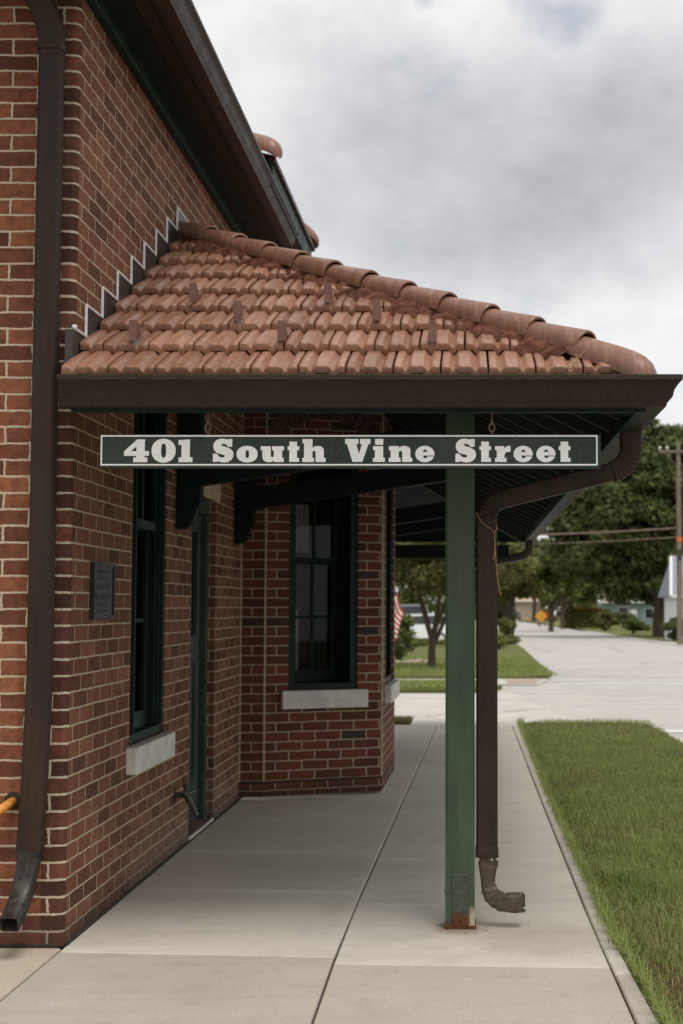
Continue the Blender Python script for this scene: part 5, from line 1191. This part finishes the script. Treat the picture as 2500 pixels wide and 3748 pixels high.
def car(name, label, x, y, rz, paint, L=4.6, W=1.85, H=1.75, group=None):
    z = gz(y); t = thing(name, (x, y, z), label, 'car', group); Mx = Matrix.Translation((x, y, z)) @ Matrix.Rotation(rz, 4, 'Z')
    def T(p): return Mx @ Vector(p)
    def T2(m): m.v = [tuple(T(p)) for p in m.v]; return m
    pr = [(-.5,.28),(-.5,.52),(-.47,.60),(-.30,.63),(-.22,.66),(-.10,.96),(-.04,1.0),(.30,1.0),(.38,.96),(.47,.64),(.5,.56),(.5,.26),(.45,.22),(-.45,.22)]
    m = MB(); rows = []
    for (s, k) in ((-1, .93), (-.97, 1), (.97, 1), (1, .93)):
        rows.append([(a*L*(1 if abs(s) < .99 else .985), s*W/2*(1 if b < .64 else (1 - .28*(b-.64)/.36)), b*H) for a, b in pr])
    m.grid(rows, closed=True, cap=True); fix(T2(m).build('body', paint, t, smooth=30, weld=True))
    m = MB()
    for s in (-1, 1):
        sd2 = [(-.19,.67),(-.09,.93),(.29,.95),(.36,.93),(.43,.67)]
        m.face([(a*L, s*(W/2*(1 - .28*(b-.64)/.36) + .012), b*H) for a, b in (sd2 if s < 0 else sd2[::-1])])
    m.face([(-.222*L-.012, -W*.40, .68*H), (-.222*L-.012, W*.40, .68*H), (-.115*L-.02, W*.36, .94*H), (-.115*L-.02, -W*.36, .94*H)][::-1]); m.face([(.462*L+.015, -W*.40, .68*H), (.462*L+.015, W*.40, .68*H), (.39*L+.012, W*.36, .93*H), (.39*L+.012, -W*.36, .93*H)])
    T2(m).build('window', MT['dark_glass'], t)
    for sx in (-.31, .31):
        for sy in (-1, 1):
            m = MB(); m.lathe((sx*L, sy*(W/2-.10)-.1, .33), [(.0, .0), (.33, 0), (.35, .03), (.35, .18), (.33, .21), (0, .21)], 18, axis='y'); w = T2(m).build('wheel', MT['rubber'], t, smooth=40)
            m = MB(); m.lathe((sx*L, sy*(W/2-.10)-.1, .33), [(0, -.012), (.19, -.012), (.2, .0), (.2, .21), (.19, .222), (0, .222)], 14, axis='y'); T2(m).build('rim', MT['white_paint'], w, smooth=40)
    for sy in (-1, 1):
        m = MB(); m.box((-.503*L, sy*W*.36-.16, .50*H), (-.49*L, sy*W*.36+.16, .57*H)); T2(m).build('headlight', MT['white_paint'], t)
        m = MB(); m.box((.495*L, sy*W*.38-.12, .50*H), (.508*L, sy*W*.38+.12, .58*H)); T2(m).build('tail_light', MT['flag_red'], t)
    return t
def paint(n, c): return plain(n, c, .25, .04, 3, 0, spec=.6)
car('parked_car', 'white car parked broadside behind the low hedge', -3.2, 78, .05, paint('white_car_paint', (.75, .76, .77)), 5.0, 1.9, 1.65)
car('parked_car', 'grey car parked behind the white car', -4.6, 88, .1, paint('grey_car_paint', (.22, .23, .25)), 4.7, 1.9, 2.3)
car('parked_car', 'dark distant car with pale roof on the far road', 9.6, 300, R(85), paint('black_car_paint', (.03, .032, .045)), 4.8, 1.95, 1.9)
car('parked_car', 'white distant car half hidden by the downspout', 5.2, 240, R(80), paint('silver_car_paint', (.55, .57, .6)), 4.6, 1.9, 1.7)
def sign_post(name, label, x, y, h, r, n, mat, a0, lines=None):
    z = gz(y); t = thing(name, (x, y, z), label, 'road sign'); m = MB(); m.tube([(x, y, z-.2), (x, y, z+h+r)], .05, 6); m.build('post', MT['galv'], t)
    m = MB(); m.prism([(x + r*math.cos(R(a0+360*k/n)), y-.07, z+h+r*math.sin(R(a0+360*k/n))) for k in range(n)], (0, .02, 0)); fix(m.build('panel', mat, t)); return t
MT['sign_amber'] = plain('amber_sign', (.62, .30, .03), .5, .1, 4, 0)
sign_post('warning_sign', 'amber diamond warning sign beside the far road', 9.4, 190, 1.35, .85, 4, MT['sign_amber'], 0)
sign_post('stop_sign', 'red octagonal stop sign beside the amber sign', 10.2, 195, 1.45, .48, 8, MT['flag_red'], 22.5)
cn = thing('traffic_cone', (7.4, 285, gz(285)), 'orange traffic cone near the distant dark car', 'cone'); m = MB(); m.lathe((7.4, 285, gz(285)+.04), [(.28, 0), (.1, .9), (.08, .92), (0, .92)], 14); m.build('cone_body', MT['orange'], cn, smooth=40)
m = MB(); m.box((7.0, 284.6, gz(285)-.02), (7.8, 285.4, gz(285)+.04)); m.build('cone_base', MT['orange'], cn)
